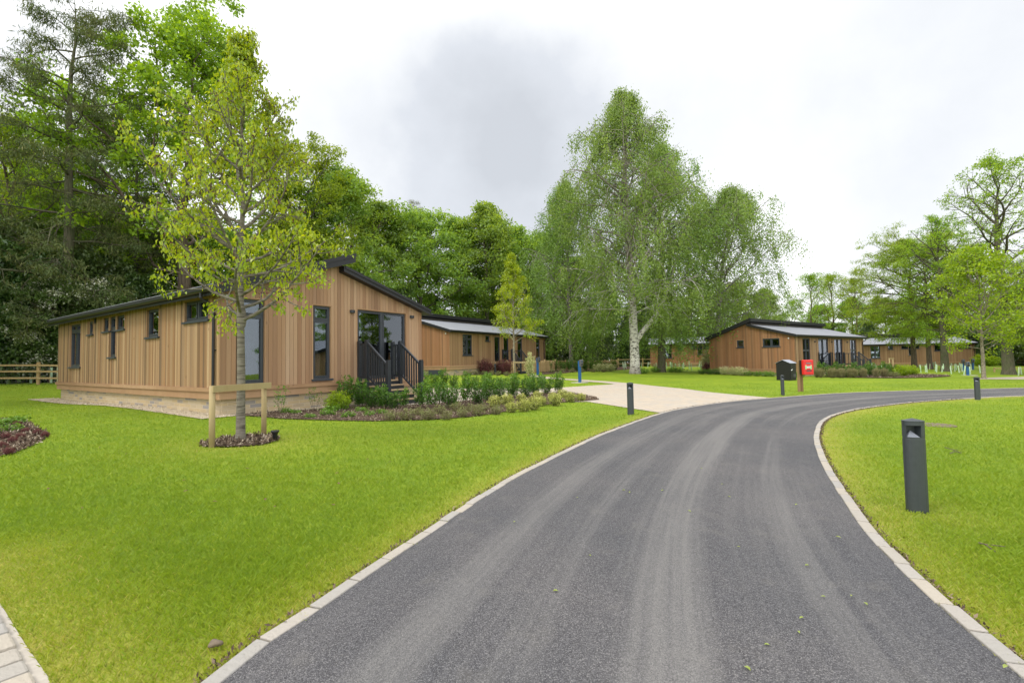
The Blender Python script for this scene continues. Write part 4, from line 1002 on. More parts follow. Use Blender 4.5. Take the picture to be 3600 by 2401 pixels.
def parcel_box():
    o = at(2765, 1336); t = empty('storage_box', o, R(34), label='black metal box with gabled lid standing on the lawn', cat='storage box')
    w, d, h, hr = .76, .82, 1.06, 1.24     # x = front width, y = depth
    m = MB(); m.box(-w/2, w/2, -d/2, d/2, .0, h)
    n = len(m.v)     # gable ends on the sides (ridge runs along x)
    m.v += [(-w/2, -d/2, h+.001), (-w/2, d/2, h+.001), (-w/2, 0, hr), (w/2, -d/2, h+.001), (w/2, d/2, h+.001), (w/2, 0, hr)]
    m.f += [(n, n+1, n+2), (n+3, n+5, n+4), (n, n+2, n+5, n+3), (n+1, n+4, n+5, n+2), (n, n+3, n+4, n+1)]; m.uv += [[(0,0)]*3]*2 + [[(0,0)]*4]*3
    m.build('body', 'black_sheet', t)
    m = MB(); e = .05
    for s in (-1, 1):
        P = [(-w/2-e, s*(d/2+e), h-.02), (w/2+e, s*(d/2+e), h-.02), (w/2+e, 0, hr+.012), (-w/2-e, 0, hr+.012)]
        m.hexa(P + [(x, y, z + .014) for x, y, z in P])
    m.build('lid', 'grey_lid', t)
    m = MB(); m.box(-w/2+.05, w/2-.05, -d/2-.02, -d/2-.002, .06, h-.05); dr = m.build('door', 'black_sheet', t, bevel=.005)
    m = MB(); m.box(-w/2+.10, -w/2+.15, -d/2-.05, -d/2-.021, .60, .66); m.tube([(-w/2+.19, -d/2-.045, .63), (-w/2+.19, -d/2-.045, .70)], .012, 6); m.build('lock', 'label_white', dr)
    m = MB()
    for k in range(3): m.box(.0 + k * .11, .075 + k * .11, -d/2-.026, -d/2-.021, .20, .38)
    m.build('louvre', 'charger', dr)
parcel_box()
def text_on(name, body, size, loc, rot, mat, parent, ext=.001):
    c = bpy.data.curves.new(name, 'FONT'); c.body = body; c.size = size; c.extrude = ext; c.align_x = 'CENTER'; c.align_y = 'CENTER'
    o = bpy.data.objects.new(name, c); C.objects.link(o); o.parent = parent; o.location = loc; o.rotation_euler = rot; c.materials.append(M[mat]); return o
def red_cabinet():
    o = at(2831, 1377); t = empty('emergency_cabinet', o, R(6), label='red wall cabinet with black back on two wooden posts by the lane', cat='cabinet')
    for (x, y, h) in ((-.28, .10, 1.40), (-.05, .20, 1.36)):
        m = MB(); m.box(x - .065, x + .065, y - .04, y + .06, -.1, h); m.build('post', 'post_brown', t, bevel=.006)
    z0, z1 = .76, 1.42
    m = MB(); m.box(-.27, .30, -.16, .02, z0 + .02, z1 - .02)
    for k in range(6): m.box(-.285, -.271, -.15, .01, z0 + .05 + k * .1, z0 + .115 + k * .1)
    m.build('back_case', 'black_plastic', t, bevel=.015)
    m = MB(); m.box(-.285, .315, -.36, -.161, z0, z1); dr = m.build('door', 'red', t, bevel=.035)
    y = -.3605
    m = MB(); m.box(-.13, .17, y - .004, y + .01, 1.235, 1.295); m.build('label_plate', 'label_grey', dr)
    for x in (-.19, .11):
        m = MB(); m.box(x, x + .085, y - .004, y + .01, 1.005, 1.185); m.build('label_plate', 'label_green', dr)
        m = MB(); m.box(x + .01, x + .075, y - .008, y - .0045, 1.14, 1.18); m.build('label_plate', 'label_cream', dr)
    m = MB(); m.box(-.10, .105, y - .006, y + .01, 1.055, 1.135); m.build('label_plate', 'label_white', dr)
    m = MB(); m.box(-.12, .17, y - .004, y + .01, .91, .97); m.build('label_plate', 'black_plastic', dr)
    m = MB()
    for k in range(5): m.box(-.105 + k * .052, -.072 + k * .052, y - .006, y - .0045, .925, .955)
    m.build('lettering', 'label_grey', dr)
    m = MB(); m.box(-.08, .085, y - .009, y - .0065, 1.085, 1.105); m.build('lettering', 'label_grey', dr)
red_cabinet()
bpy.data.objects['emergency_cabinet'].scale = (.80, .72, 1.0)
def spotlight(loc):
    t = empty('garden_spotlight', loc, 0, label='small black spiked spotlight beside the mulch ring', cat='spotlight')
    m = MB(); pts = [(0,0,-.02),(0,0,.09),(0,0,.13),(0,0,.155),(0,0,.175)]; m.tube(pts, [.034,.036,.05,.066,.062], 16); m.build('housing', 'black_plastic', t, smooth=True)
    m = MB()
    for k in range(12): a = 2*math.pi*k/12; m.tube([(math.cos(a)*.034, math.sin(a)*.034, .0), (math.cos(a)*.037, math.sin(a)*.037, .09)], .004, 4)
    m.build('cooling_fin', 'black_plastic', t)
spotlight(pl((-3.97, 7.84)))
def cover():
    p = pl((8.75, 9.77)); m = MB(); m.prism([(p.x + math.cos(a) * .33, p.y + math.sin(a) * .33) for a in [2*math.pi*k/28 for k in range(28)]], p.z - .02, p.z + .016)
    tag(m.build('drain_cover', 'rock'), 'round pale cover sunk in the right hand lawn', 'drain cover', kind='thing')
cover()
def white_box():
    p = at(2508, 1292, 41.0); t = MB(); t.box(p.x - .25, p.x + .25, p.y - .15, p.y + .15, p.z, p.z + 1.05); t.box(p.x - .28, p.x + .28, p.y - .18, p.y + .18, p.z + 1.051, p.z + 1.09)
    tag(t.build('meter_cabinet', 'reflector', bevel=.01), 'pale grey meter cabinet beside the red leaved shrub', 'cabinet')
white_box()

# ------------------------------------------------------------------ fences, stakes
def rail_fence(pts, spacing, h, label, rails=(.35, .70, 1.02), net=False, cat='fence'):
    a0 = Vector((*pts[0], 0)); t = empty('post_and_rail_fence', pl(pts[0]), 0, label=label, cat=cat); o = t.location.copy()
    for a, b in zip(pts[:-1], pts[1:]):
        A, B = Vector((*a, 0)), Vector((*b, 0)); n = max(1, round((B - A).length / spacing))
        for k in range(n + 1):
            q = A.lerp(B, k / n); z = g(q.x, q.y) - o.z; m = MB(); ang = math.atan2((B-A).y, (B-A).x)
            cx, cy = q.x - o.x, q.y - o.y; c_, s_ = math.cos(ang), math.sin(ang)
            m.box(-.06, .06, -.05, .05, z - .2, z + h, lambda p: (cx + p[0]*c_ - p[1]*s_, cy + p[0]*s_ + p[1]*c_, p[2]))
            if k < n or b == pts[-1]: m.build('post', 'fence', t, bevel=.006)
            if k < n:
                r_ = A.lerp(B, (k + 1) / n); nd = (B - A).normalized(); off = Vector((nd.y, -nd.x, 0)) * .072
                for hz in rails:
                    p0 = Vector((q.x, q.y, g(q.x, q.y) + hz)) - o + off; p1 = Vector((r_.x, r_.y, g(r_.x, r_.y) + hz)) - o + off
                    m = MB(); m.bar(p0, p1, .038, .09); m.build('rail', 'fence', t)
    if net:
        m = MB()
        for a, b in zip(pts[:-1], pts[1:]):
            A, B = Vector((*a, 0)), Vector((*b, 0)); n = int((B - A).length / .09)
            for k in range(n):
                q = A.lerp(B, k / n); r_ = A.lerp(B, (k + 2) / n); z0, z1 = g(q.x, q.y), g(r_.x, r_.y)
                m.bar(Vector((q.x, q.y, z0 + .02)) - o, Vector((r_.x, r_.y, z1 + .95)) - o, .003, .003) if k % 2 else m.bar(Vector((q.x, q.y, z0 + .95)) - o, Vector((r_.x, r_.y, z1 + .02)) - o, .003, .003)
            for hz in [.1 * i for i in range(1, 10)]: m.bar(Vector((A.x, A.y, g(A.x, A.y) + hz)) - o, Vector((B.x, B.y, g(B.x, B.y) + hz)) - o, .003, .003)
        m.build('wire_netting', 'charger', t)
    return t
rail_fence([(-36.0, 24.3), (-25.0, 24.7), (-14.8, 25.4), (-9, 26.5)], 3.7, 1.18, 'timber post and rail fence with wire netting left of the nearest lodge', net=True)
def q2(x, y, d): p = at(x, y, d); return (p.x, p.y)
rail_fence([q2(2140, 0, 59.0), q2(2300, 0, 64.5)], 2.6, 1.15, 'distant post and rail fence behind the white birch trunk', rails=(.45, .98))
rail_fence([q2(3435, 0, 62.5), q2(3530, 0, 58.0), q2(3700, 0, 52.0), q2(3900, 0, 46)], 3.2, 1.15, 'post and rail fence at the far right behind the thick trunk', rails=(.40, .72, 1.02))
rail_fence([q2(3420, 0, 45.2), q2(3620, 0, 43.5), q2(3760, 0, 42)], 3.6, .45, 'low rail beyond the thick trunk at the right edge', rails=(.36,))
def picket_fence(pts, h, label):
    t = empty('picket_fence', pl(pts[0]), 0, label=label, cat='fence'); o = t.location.copy()
    for a, b in zip(pts[:-1], pts[1:]):
        A, B = Vector((*a, 0)), Vector((*b, 0)); D = (B - A); nd = D.normalized(); off = Vector((nd.y, -nd.x, 0)); ang = math.atan2(nd.y, nd.x); c_, s_ = math.cos(ang), math.sin(ang)
        pk = MB(); n = int(D.length / .125)
        for k in range(n):
            q = A + nd * (k + .5) * D.length / n; z = g(q.x, q.y) - o.z; cx, cy = q.x - o.x + off.x * .07, q.y - o.y + off.y * .07
            T = lambda p: (cx + p[0]*c_ - p[1]*s_, cy + p[0]*s_ + p[1]*c_, p[2])
            pk.box(-.037, .037, -.01, .01, z + .05, z + h - .03, T)
            pk.prism([(-.037, z + h - .029), (.037, z + h - .029), (0, z + h + .03)], -.01, .01, lambda p: T((p[0], p[2], p[1])))
        pk.build('pickets', 'fence', t)
        n = max(1, round(D.length / 1.9))
        for k in range(n + 1):
            q = A + D * k / n; z = g(q.x, q.y) - o.z; cx, cy = q.x - o.x, q.y - o.y
            T = lambda p: (cx + p[0]*c_ - p[1]*s_, cy + p[0]*s_ + p[1]*c_, p[2])
            m = MB(); m.box(-.05, .05, -.05, .05, z - .2, z + h + .13, T); m.build('post', 'fence', t)
        for hz in (.28, .78):
            m = MB(); m.bar(Vector((A.x, A.y, g(A.x, A.y) + hz)) - o, Vector((B.x, B.y, g(B.x, B.y) + hz)) - o, .04, .08); m.build('rail', 'fence', t)
    return t
picket_fence([q2(1683, 0, 35.4), q2(1760, 0, 36.6), q2(1850, 0, 38.5), q2(1925, 0, 42.5)], .98, 'timber picket fence in front of the steps of the low lodge')
picket_fence([q2(1928, 0, 47.0), q2(2020, 0, 51.5), q2(2138, 0, 58.8)], 1.0, 'timber picket fence running back behind the long hedge')
def tree_stakes(p0, p1, h, label, mat='stake', r=.042):
    A, B = pl(p0), pl(p1); t = empty('tree_stake_frame', A, 0, label=label, cat='tree stakes', group='two-post tree stake frames')
    for q in (A, B):
        z = g(q.x, q.y) - A.z; d = q - A; m = MB(); m.tube([(d.x, d.y, z - .1), (d.x, d.y, z + h)], [r * 1.05, r], 14); m.build('stake', mat, t, smooth=True)
    D = (B - A); nd = D.normalized(); off = Vector((nd.y, -nd.x, 0)) * (r + .014)
    m = MB(); a = off - nd * .05; b = off + D + nd * .10; a.z = h - .045; b.z = D.z + h - .045; m.bar(a, b, .024, .105); m.build('cross_bar', mat, t, bevel=.003)
tree_stakes((-4.63, 7.23), (-4.40, 8.30), .94, 'round timber stakes and cross bar round the cherry tree by the nearest lodge')
tree_stakes(q2(1783, 0, 32.6), q2(1831, 0, 33.2), .98, 'timber stakes round the young tree in front of the low lodge')
tree_stakes(q2(3064, 0, 44.0), q2(3076, 0, 44.3), 1.35, 'small timber stake frame against the distant right hand lodge', r=.05)

# ------------------------------------------------------------------ trees
def rot_about(v, axis, a): return Matrix.Rotation(a, 3, axis) @ v
def grow(seed, H, r0, nb, t0, prof, spread, e0, e1, ns, curve=0.0, sub_len=.42, wob=.02, lean=(0, 0), k_clump=2, sub_curve=0.0, top_r=.012, pw=1.0, fork=(), sub2=True, branch_r=.5, trunk_n=10, rough=.22):
    """returns tubes [(pts, radii, sides)] and clump centres; branches leave the trunk between t0 and 1 of its height"""
    rg = random.Random(seed); tubes = []; clumps = []
    tp = []
    for i in range(trunk_n + 1):
        t = i / trunk_n; w = wob * H * t
        tp.append(Vector((lean[0] * t * H + rg.uniform(-w, w), lean[1] * t * H + rg.uniform(-w, w), H * t)))
    tr = [max(top_r, r0 * (1 - t / trunk_n) ** .8) for t in range(trunk_n + 1)]; tr[0] = r0 * 1.25
    tubes.append(([tp[0] - Vector((0, 0, .3))] + [tp[0], tp[0].lerp(tp[1], .25)] + tp[1:], [r0 * 1.55, r0 * 1.3, r0 * 1.03] + tr[1:], 12))
    def trunk(t):
        f = t * trunk_n; i = min(int(f), trunk_n - 1); return tp[i].lerp(tp[i+1], f - i), tr[i] + (tr[i+1] - tr[i]) * (f - i)
    for b in range(nb):
        t = t0 + (1 - t0) * ((b + rg.uniform(.2, .8)) / nb) ** pw; t = min(t, .985)
        st, rr = trunk(t); q = (t - t0) / (1 - t0); az = b * 2.39996 + rg.uniform(-.4, .4); Lb = prof(q) * spread * rg.uniform(.78, 1.15)
        el = R(e0 + (e1 - e0) * q + rg.uniform(-8, 8)); d = Vector((math.cos(az) * math.cos(el), math.sin(az) * math.cos(el), math.sin(el)))
        n = 7; pts = [st]; dirs = [d.copy()]
        for k in range(n):
            d = (d + Vector((rg.uniform(-rough, rough), rg.uniform(-rough, rough), rg.uniform(-rough, rough) * .7 + curve / n * 2))).normalized(); pts.append(pts[-1] + d * (Lb / n)); dirs.append(d.copy())
        rb = min(rr * .72, max(.012, branch_r * r0 * (Lb / spread) ** .8 * .5 + .006)); tubes.append((pts, [rb * (1 - .85 * k / n) + .003 for k in range(n + 1)], 6))
        clumps.append(pts[-1])
        for s in range(ns):
            f = .22 + .75 * (s + rg.random()) / ns; i = min(int(f * n), n - 1); p = pts[i].lerp(pts[i+1], f * n - i); dd = dirs[i]
            ax = dd.orthogonal().normalized(); ax = rot_about(ax, dd, rg.uniform(0, 6.28)); d2 = rot_about(dd, ax, R(rg.uniform(35, 70))); d2.z = d2.z * .75 + .05; d2.normalize()
            L2 = Lb * sub_len * (1.15 - .6 * f) * rg.uniform(.7, 1.3); m = 4; sp = [p]
            for k in range(m):
                d2 = (d2 + Vector((rg.uniform(-rough, rough), rg.uniform(-rough, rough), rg.uniform(-rough, rough) + sub_curve / m * 2))).normalized(); sp.append(sp[-1] + d2 * (L2 / m))
            tubes.append((sp, [max(.004, rb * .45 * (1 - f * .5)) * (1 - .8 * k / m) + .002 for k in range(m + 1)], 4))
            for k in range(k_clump): h = .45 + .55 * (k + rg.random()) / k_clump; j = min(int(h * m), m - 1); clumps.append(sp[j].lerp(sp[j+1], h * m - j))
            if sub2:
                d3 = rot_about(d2, d2.orthogonal().normalized(), R(rg.uniform(-60, 60))); e = sp[2] + d3 * L2 * .5; tubes.append(([sp[2], e], [.006 + rb * .12, .003], 3)); clumps.append(e)
    return tubes, clumps
def crown_mesh(seed, clumps, nl, cr, size, aspect=.55, flat=.7, droop=.2, up=.6, hang=0.0, cvar=.55, fold=.12, strings=None):
    rg = np.random.default_rng(seed); c = np.array([tuple(p) for p in clumps]); n = len(c)
    cnt = np.maximum(3, (nl * rg.uniform(.5, 1.5, n)).astype(int)); rad = cr * rg.uniform(.6, 1.35, n); cv = rg.random(n)
    idx = np.repeat(np.arange(n), cnt); d = rg.normal(size=(len(idx), 3)); d = unit(d) * (rg.random((len(idx), 1)) ** .45)
    d[:, 2] *= flat; P = c[idx] + d * rad[idx][:, None]
    if hang:
        h = rg.random(len(idx)); P[:, 2] -= hang * h * rad[idx]; P[:, :2] = c[idx][:, :2] + (P[:, :2] - c[idx][:, :2]) * (1 - .35 * h[:, None])
    v, f = leaf_quads(rg, P, size, aspect, fold, up, droop); rn = np.clip(cvar * cv[idx] + (1 - cvar) * rg.random(len(idx)), 0, 1)
    return v, f, rn
def tree(name, seed, g_args, c_args, leafmat, bark, label, group=None, extra=None, cat='tree'):
    t = empty(name, (0, 0, 0), label=label, cat=cat, group=group)
    tubes, clumps = grow(seed, **g_args)
    m = MB()
    for pts, rad, n in tubes: m.tube(pts, rad, n, cap=False)
    if extra: extra(m, clumps)
    m.build('trunk', bark, t, smooth=True, fixn=False)
    v, f, rn = crown_mesh(seed + 1, clumps, **c_args); np_mesh('crown', v, f, leafmat, rn, t)
    return t, clumps
dome = lambda q: .55 + .95 * q * (1 - q) * 2 - .35 * q ** 3
cone = lambda q: 1.0 - .86 * q
egg = lambda q: max(.18, math.sin(math.pi * (q * .86 + .12)) ** .8)
flatp = lambda q: .9 - .25 * q

# prototypes ---------------------------------------------------------
def protos():
    P = {}
    P['oak'] = tree('oak_tree', 21, dict(H=17, r0=.42, nb=24, t0=.28, prof=lambda q: 1 - .35 * q, spread=7.2, e0=12, e1=62, ns=9, curve=.25, sub_len=.42, wob=.025, k_clump=2, rough=.38, pw=.9),
        dict(nl=52, cr=.62, size=.19, aspect=.6, flat=.62, cvar=.5), 'l_oak', 'bark', 'tall bright green oak with spreading limbs rising behind the nearest lodge')[0]
    P['oak2'] = tree('oak_tree', 33, dict(H=16, r0=.38, nb=22, t0=.25, prof=lambda q: 1 - .3 * q, spread=6.2, e0=8, e1=60, ns=9, curve=.3, sub_len=.45, wob=.03, k_clump=2, rough=.36, pw=.9),
        dict(nl=48, cr=.66, size=.19, aspect=.6, flat=.6, cvar=.5), 'l_oak', 'bark_green', '')[0]
    for i, (sd, H, sp) in enumerate(((41, 14, 5.2), (52, 15, 4.6), (63, 13, 5.6))):
        P['mid%d' % i] = tree('sycamore_tree', sd, dict(H=H, r0=.26, nb=30, t0=.10, prof=egg, spread=sp, e0=-8, e1=66, ns=8, curve=.25, sub_len=.48, k_clump=2, rough=.25),
            dict(nl=44, cr=.82, size=.215, aspect=.68, flat=.5, cvar=.6, droop=.25, up=.9), 'l_mid', 'bark_green', '')[0]
    P['sparse'] = tree('ash_tree', 71, dict(H=15, r0=.24, nb=24, t0=.22, prof=egg, spread=4.8, e0=20, e1=70, ns=8, curve=.25, sub_len=.45, k_clump=2, rough=.28),
        dict(nl=13, cr=.60, size=.20, aspect=.5, flat=.7, cvar=.5), 'l_oak', 'bark', '')[0]
    P['alder'] = tree('alder_tree', 77, dict(H=18.5, r0=.42, nb=34, t0=.20, prof=lambda q: .50 + .85 * math.sin(math.pi * min(1, q * .9 + .05)) - .35 * q, spread=4.9, e0=0, e1=62, ns=9, curve=.30, sub_len=.42, k_clump=2, rough=.26),
        dict(nl=15, cr=.46, size=.15, aspect=.6, flat=.6, cvar=.4), 'l_oak', 'bark_green', '')[0]
    P['conifer'] = tree('larch_tree', 81, dict(H=24, r0=.36, nb=52, t0=.14, prof=lambda q: .9 - .45 * q, spread=6.0, e0=-14, e1=26, ns=9, curve=-.12, sub_len=.36, wob=.006, k_clump=3, sub_curve=-.35, rough=.26),
        dict(nl=22, cr=.62, size=.30, aspect=.14, flat=.30, cvar=.6, droop=.5, up=1.0), 'l_conifer', 'bark_green', 'tall dark larch with level drooping boughs at the left edge', extra=None)[0]
    P['spruce'] = tree('spruce_tree', 85, dict(H=27, r0=.32, nb=90, t0=.10, prof=cone, spread=3.9, e0=-18, e1=28, ns=6, curve=.15, sub_len=.30, wob=.002, k_clump=2, sub_curve=-.25, sub2=False, rough=.12),
        dict(nl=34, cr=.50, size=.30, aspect=.14, flat=.35, cvar=.6, droop=.4), 'l_conifer', 'bark', 'dark pointed spruce top showing behind the birches', cat='tree')[0]
    P['pine'] = tree('pine_tree', 88, dict(H=19.5, r0=.30, nb=16, t0=.66, prof=lambda q: .75 + .25 * math.sin(q * 3.1), spread=4.4, e0=5, e1=45, ns=8, curve=.2, sub_len=.40, k_clump=2, rough=.3),
        dict(nl=60, cr=.55, size=.26, aspect=.10, flat=.5, cvar=.5), 'l_conifer', 'bark_red', 'dark flat topped pine above the wood behind the low lodge')[0]
    P['larch'] = tree('swamp_cypress_tree', 91, dict(H=14.5, r0=.29, nb=44, t0=.25, prof=lambda q: .62 + .75 * math.sin(math.pi * min(1, q * .95)) * (1 - .45 * q) if q < .9 else .22, spread=5.0, e0=-4, e1=32, ns=9, curve=.10, sub_len=.42, wob=.008, k_clump=3, sub_curve=-.15, rough=.18),
        dict(nl=24, cr=.62, size=.30, aspect=.18, flat=.26, cvar=.5, droop=.3, up=1.3), 'l_larch', 'bark', '')[0]
    P['bush'] = tree('laurel_bush', 95, dict(H=5.2, r0=.12, nb=26, t0=.02, prof=lambda q: 1 - .45 * q, spread=2.9, e0=0, e1=70, ns=7, curve=.2, sub_len=.5, k_clump=2, rough=.25),
        dict(nl=54, cr=.62, size=.20, aspect=.42, flat=.6, cvar=.55, droop=.45, up=.9), 'l_dark', 'bark', '', cat='bush')[0]
    P['ivy'] = tree('ivy_clad_tree', 97, dict(H=11, r0=.24, nb=30, t0=.02, prof=lambda q: .8 + .35 * math.sin(q * 5), spread=3.0, e0=0, e1=60, ns=7, curve=.1, sub_len=.45, k_clump=2, rough=.3),
        dict(nl=46, cr=.72, size=.21, aspect=.6, flat=.8, cvar=.55, droop=.5, up=.8), 'l_dark', 'bark_green', '')[0]
    return P
PR = protos()
def put(key, px, depth, s=1.0, rz=0.0, label=None, group=None, sz=None, py=1280, dz=0):
    p = at(px, py, depth); p.z += dz; sc_ = s if sz is None else (s, s, sz)
    return place_copy(PR[key], USED, p, rz, sc_, label, group)
# --- the hero conifer and oak
put('conifer', 232, 28.5, 1.0, .4)
put('oak', 640, 33.0, 1.32, .9, sz=1.34)
put('oak2', 1040, 36.0, .98, 2.2, 'bright green oak whose crown edge shows against the cloud left of the low lodge')
put('oak2', 330, 38.0, 1.25, .5, 'bright green oak standing between the dark larch and the tallest oak')
put('oak', 60, 42, 1.05, 3.0, 'sunlit oak at the left edge behind the dark larch boughs')
put('conifer', 470, 36, .86, 2.6, 'second dark larch, shorter, right behind the left end of the nearest lodge')
put('sparse', 20, 33, 1.2, 1.1, 'thin leaved ash at the extreme left edge of the wood')
put('pine', 1440, 63.0, 1.0, .3)
put('spruce', 1988, 71.0, 1.0, .0)
wood = 'trees of the wood behind the lodges'
# (prototype, pixel x, distance, scale, turn, label)
for k, x, d, s, rz, lab in (
    ('mid0', 1190, 39, 1.11, .2, 'mid green sycamore just right of the oak behind the nearest lodge'),
    ('sparse', 1235, 45, 1.26, .5, 'thin crowned ash reaching up right of the big oak'),
    ('mid1', 1330, 47, 1.11, 2.0, 'rounded green sycamore above the roof ridge of the nearest lodge'),
    ('mid2', 1480, 50, 1.22, 1.0, 'yellow green sycamore in front of the dark pine top'),
    ('mid0', 1610, 56, 1.21, 2.5, 'rounded sycamore above the left end of the low lodge roof'),
    ('mid1', 1710, 54, 1.23, .7, 'broad light green sycamore behind the young tree of the low lodge'),
    ('mid2', 1810, 60, 1.29, 3.3, 'tall sycamore above the right half of the low lodge roof'),
    ('mid0', 1905, 62, 1.19, 4.4, 'sycamore at the left flank of the birches'),
    ('mid1', 2030, 66, 0.99, 1.4, 'sycamore seen through the left side of the birch crown'),
    ('mid2', 2330, 74, 0.86, 5.2, 'sycamore seen below and behind the birch crown'),
    ('mid0', 2460, 72, 0.89, 1.9, 'sycamore behind the distant lodge at the birch trunks'),
    ('mid2', 2600, 68, 0.86, .4, 'fresh green sycamore left of the grey roof of the right hand lodge'),
    ('mid1', 2700, 76, 0.80, 2.9, 'lower rounded sycamore right of the birches, above the right hand lodge'),
    ('sparse', 2790, 86, 0.76, 2.0, 'small thin tree in the gap of sky above the right hand lodge'),
    ('sparse', 2860, 80, 0.99, .9, 'thin olive leaved ash above the roof of the right hand lodge'),
    ('sparse', 2935, 84, 1.04, 3.9, 'second thin olive ash, right of the first, above the right hand lodge'),
    ('sparse', 3020, 82, 0.97, 5.0, 'third thin ash, towards the swamp cypresses'),
    ('mid0', 2890, 92, 0.78, 5.9, 'low dense tree behind the thin ashes'),
    ('mid1', 3000, 90, 0.82, .9, 'dense tree behind the lodge at right, left of the swamp cypress'),
    ('mid2', 3120, 88, 0.86, 2.2, 'dense tree behind the distant right hand lodge roof'),
    ('mid0', 3260, 84, 0.80, 3.7, 'dense tree behind the middle of the distant right hand lodge'),
    ('mid1', 3400, 78, 0.82, 4.9, 'dense tree behind the right end of the distant right hand lodge'),
    ('mid2', 3560, 66, 0.78, 1.2, 'dense tree behind the fence at the far right'),
    ('mid0', 3700, 60, 0.86, 2.7, 'dense tree at the right edge behind the fence'),
    ('mid0', 100, 36, 0.87, 2.2, 'green sycamore low in the wood at the left edge'),
    ('mid1', 260, 40, 1.06, 3.0, 'green sycamore between the two dark larches'),
    ('mid2', 420, 44, 1.10, 4.2, 'green sycamore behind the second dark larch'),
    ('mid0', 560, 40, 0.90, 5.0, 'green sycamore under the left side of the tallest oak'),
    ('mid1', 720, 42, 0.96, .5, 'green sycamore under the crown of the tallest oak'),
    ('mid2', 860, 40, 0.90, 1.8, 'green sycamore under the right side of the tallest oak'),
    ('mid0', 1000, 44, 0.99, 3.1, 'green sycamore between the tallest oak and the next oak'),
    ('mid1', -120, 38, 1.12, 5.4, 'green sycamore cut by the left edge')):
    put(k, x, d, s, rz, lab, wood)
# dark evergreen understorey
und = 'dark evergreen understorey of the wood'
for k, x, d, s, lab in (
    ('bush', -160, 27, 1.25, None), ('bush', 10, 27.5, 1.25, None), ('bush', 130, 28.5, 1.15, None), ('bush', 250, 29.5, 1.25, None), ('bush', 370, 31, 1.2, None),
    ('bush', 500, 32, 1.1, None), ('bush', 640, 34, 1.0, None), ('bush', 780, 35, 1.1, None), ('bush', 930, 36, 1.05, None), ('bush', 1080, 37, 1.0, None),
    ('bush', 70, 31, 1.6, None), ('bush', 320, 34, 1.5, None), ('bush', -60, 33, 1.5, None), ('bush', 1230, 40, 1.1, None), ('bush', 1380, 43, 1.2, None),
    ('ivy', 1520, 58, .8, None), ('ivy', 1640, 60, .8, None), ('ivy', 1760, 62, .85, None), ('ivy', 1880, 63, .95, None), ('ivy', 1950, 60.5, .72, None), ('ivy', 2020, 64, .95, None), ('ivy', 2085, 62.5, .70, None), ('ivy', 2150, 66, .90, None), ('ivy', 2215, 68, .72, None),
    ('ivy', 2270, 72, .8, None), ('ivy', 2390, 80, .8, None), ('ivy', 2500, 82, .8, None), ('ivy', 2640, 80, .75, None), ('bush', 2225, 66.5, 1.0, None), ('bush', 2120, 63.5, .8, None),
    ('ivy', 2780, 84, .62, None), ('ivy', 2920, 84, .62, None), ('ivy', 3060, 80, .62, None), ('ivy', 3200, 78, .6, None), ('ivy', 3340, 76, .6, None),
    ('bush', 3460, 66, 1.1, None), ('bush', 3530, 62, 1.0, None), ('bush', 3600, 58, 1.0, None), ('bush', 3680, 54, 1.0, None), ('ivy', 3500, 74, .72, None), ('ivy', 3620, 66, .70, None)):
    lab = 'dark evergreen laurel bush massed at the foot of the wood' if k == 'bush' else 'dark ivy clad tree in the shade at the foot of the wood'
    put(k, x, d, s, (x * .37) % 6.28, lab, und)

def hawthorns():
    for n_, (x, d, s_, lab) in enumerate(((175, 27.5, 1.0, 'dark hawthorn with white blossom behind the left rail fence'), (330, 29.5, 1.05, 'dark hawthorn with white blossom over the left end of the nearest lodge roof'))):
        t, _ = tree('hawthorn_tree', 301 + n_, dict(H=5.6, r0=.11, nb=26, t0=.06, prof=egg, spread=2.5, e0=0, e1=66, ns=7, curve=.2, sub_len=.5, k_clump=2, rough=.3),
            dict(nl=44, cr=.5, size=.13, aspect=.7, flat=.6, cvar=.75, droop=.3, up=.9), 'l_haw', 'bark', lab, 'blossoming hawthorns')
        p = at(x, 1300, d); t.location = p; t.scale = (s_, s_, s_)
hawthorns()
# right of the picture: mirrored in the glass of the nearest lodge
mirr = copy_tree(H2); mirr.location = (37.5, 9.0, -.75); mirr.rotation_euler = (0, 0, R(70)); mirr['label'] = 'timber lodge outside the right edge, mirrored in the glass of the nearest lodge'
for i, (k, x, y, s_) in enumerate((('mid0', -27, 13, .9), ('mid2', -32, 20, 1.0), ('mid1', -24, 6, .9), ('mid1', -36, 26, 1.0))):
    place_copy(PR[k], USED, pl((x, y)), i * 2.3, s_, 'tree outside the left edge, mirrored in the side windows of the nearest lodge', 'trees mirrored in the side windows')
for i, (k, x, y, s_) in enumerate((('mid0', 62, 8, .75), ('mid1', 60, 22, .8), ('mid2', 70, 34, .8), ('mid1', 58, -6, .85), ('mid0', 75, 16, .9))):
    place_copy(PR[k], USED, pl((x, y)), i * 1.3, s_, 'tree outside the right edge, mirrored in the glass of the nearest lodge', 'trees mirrored in the glass')
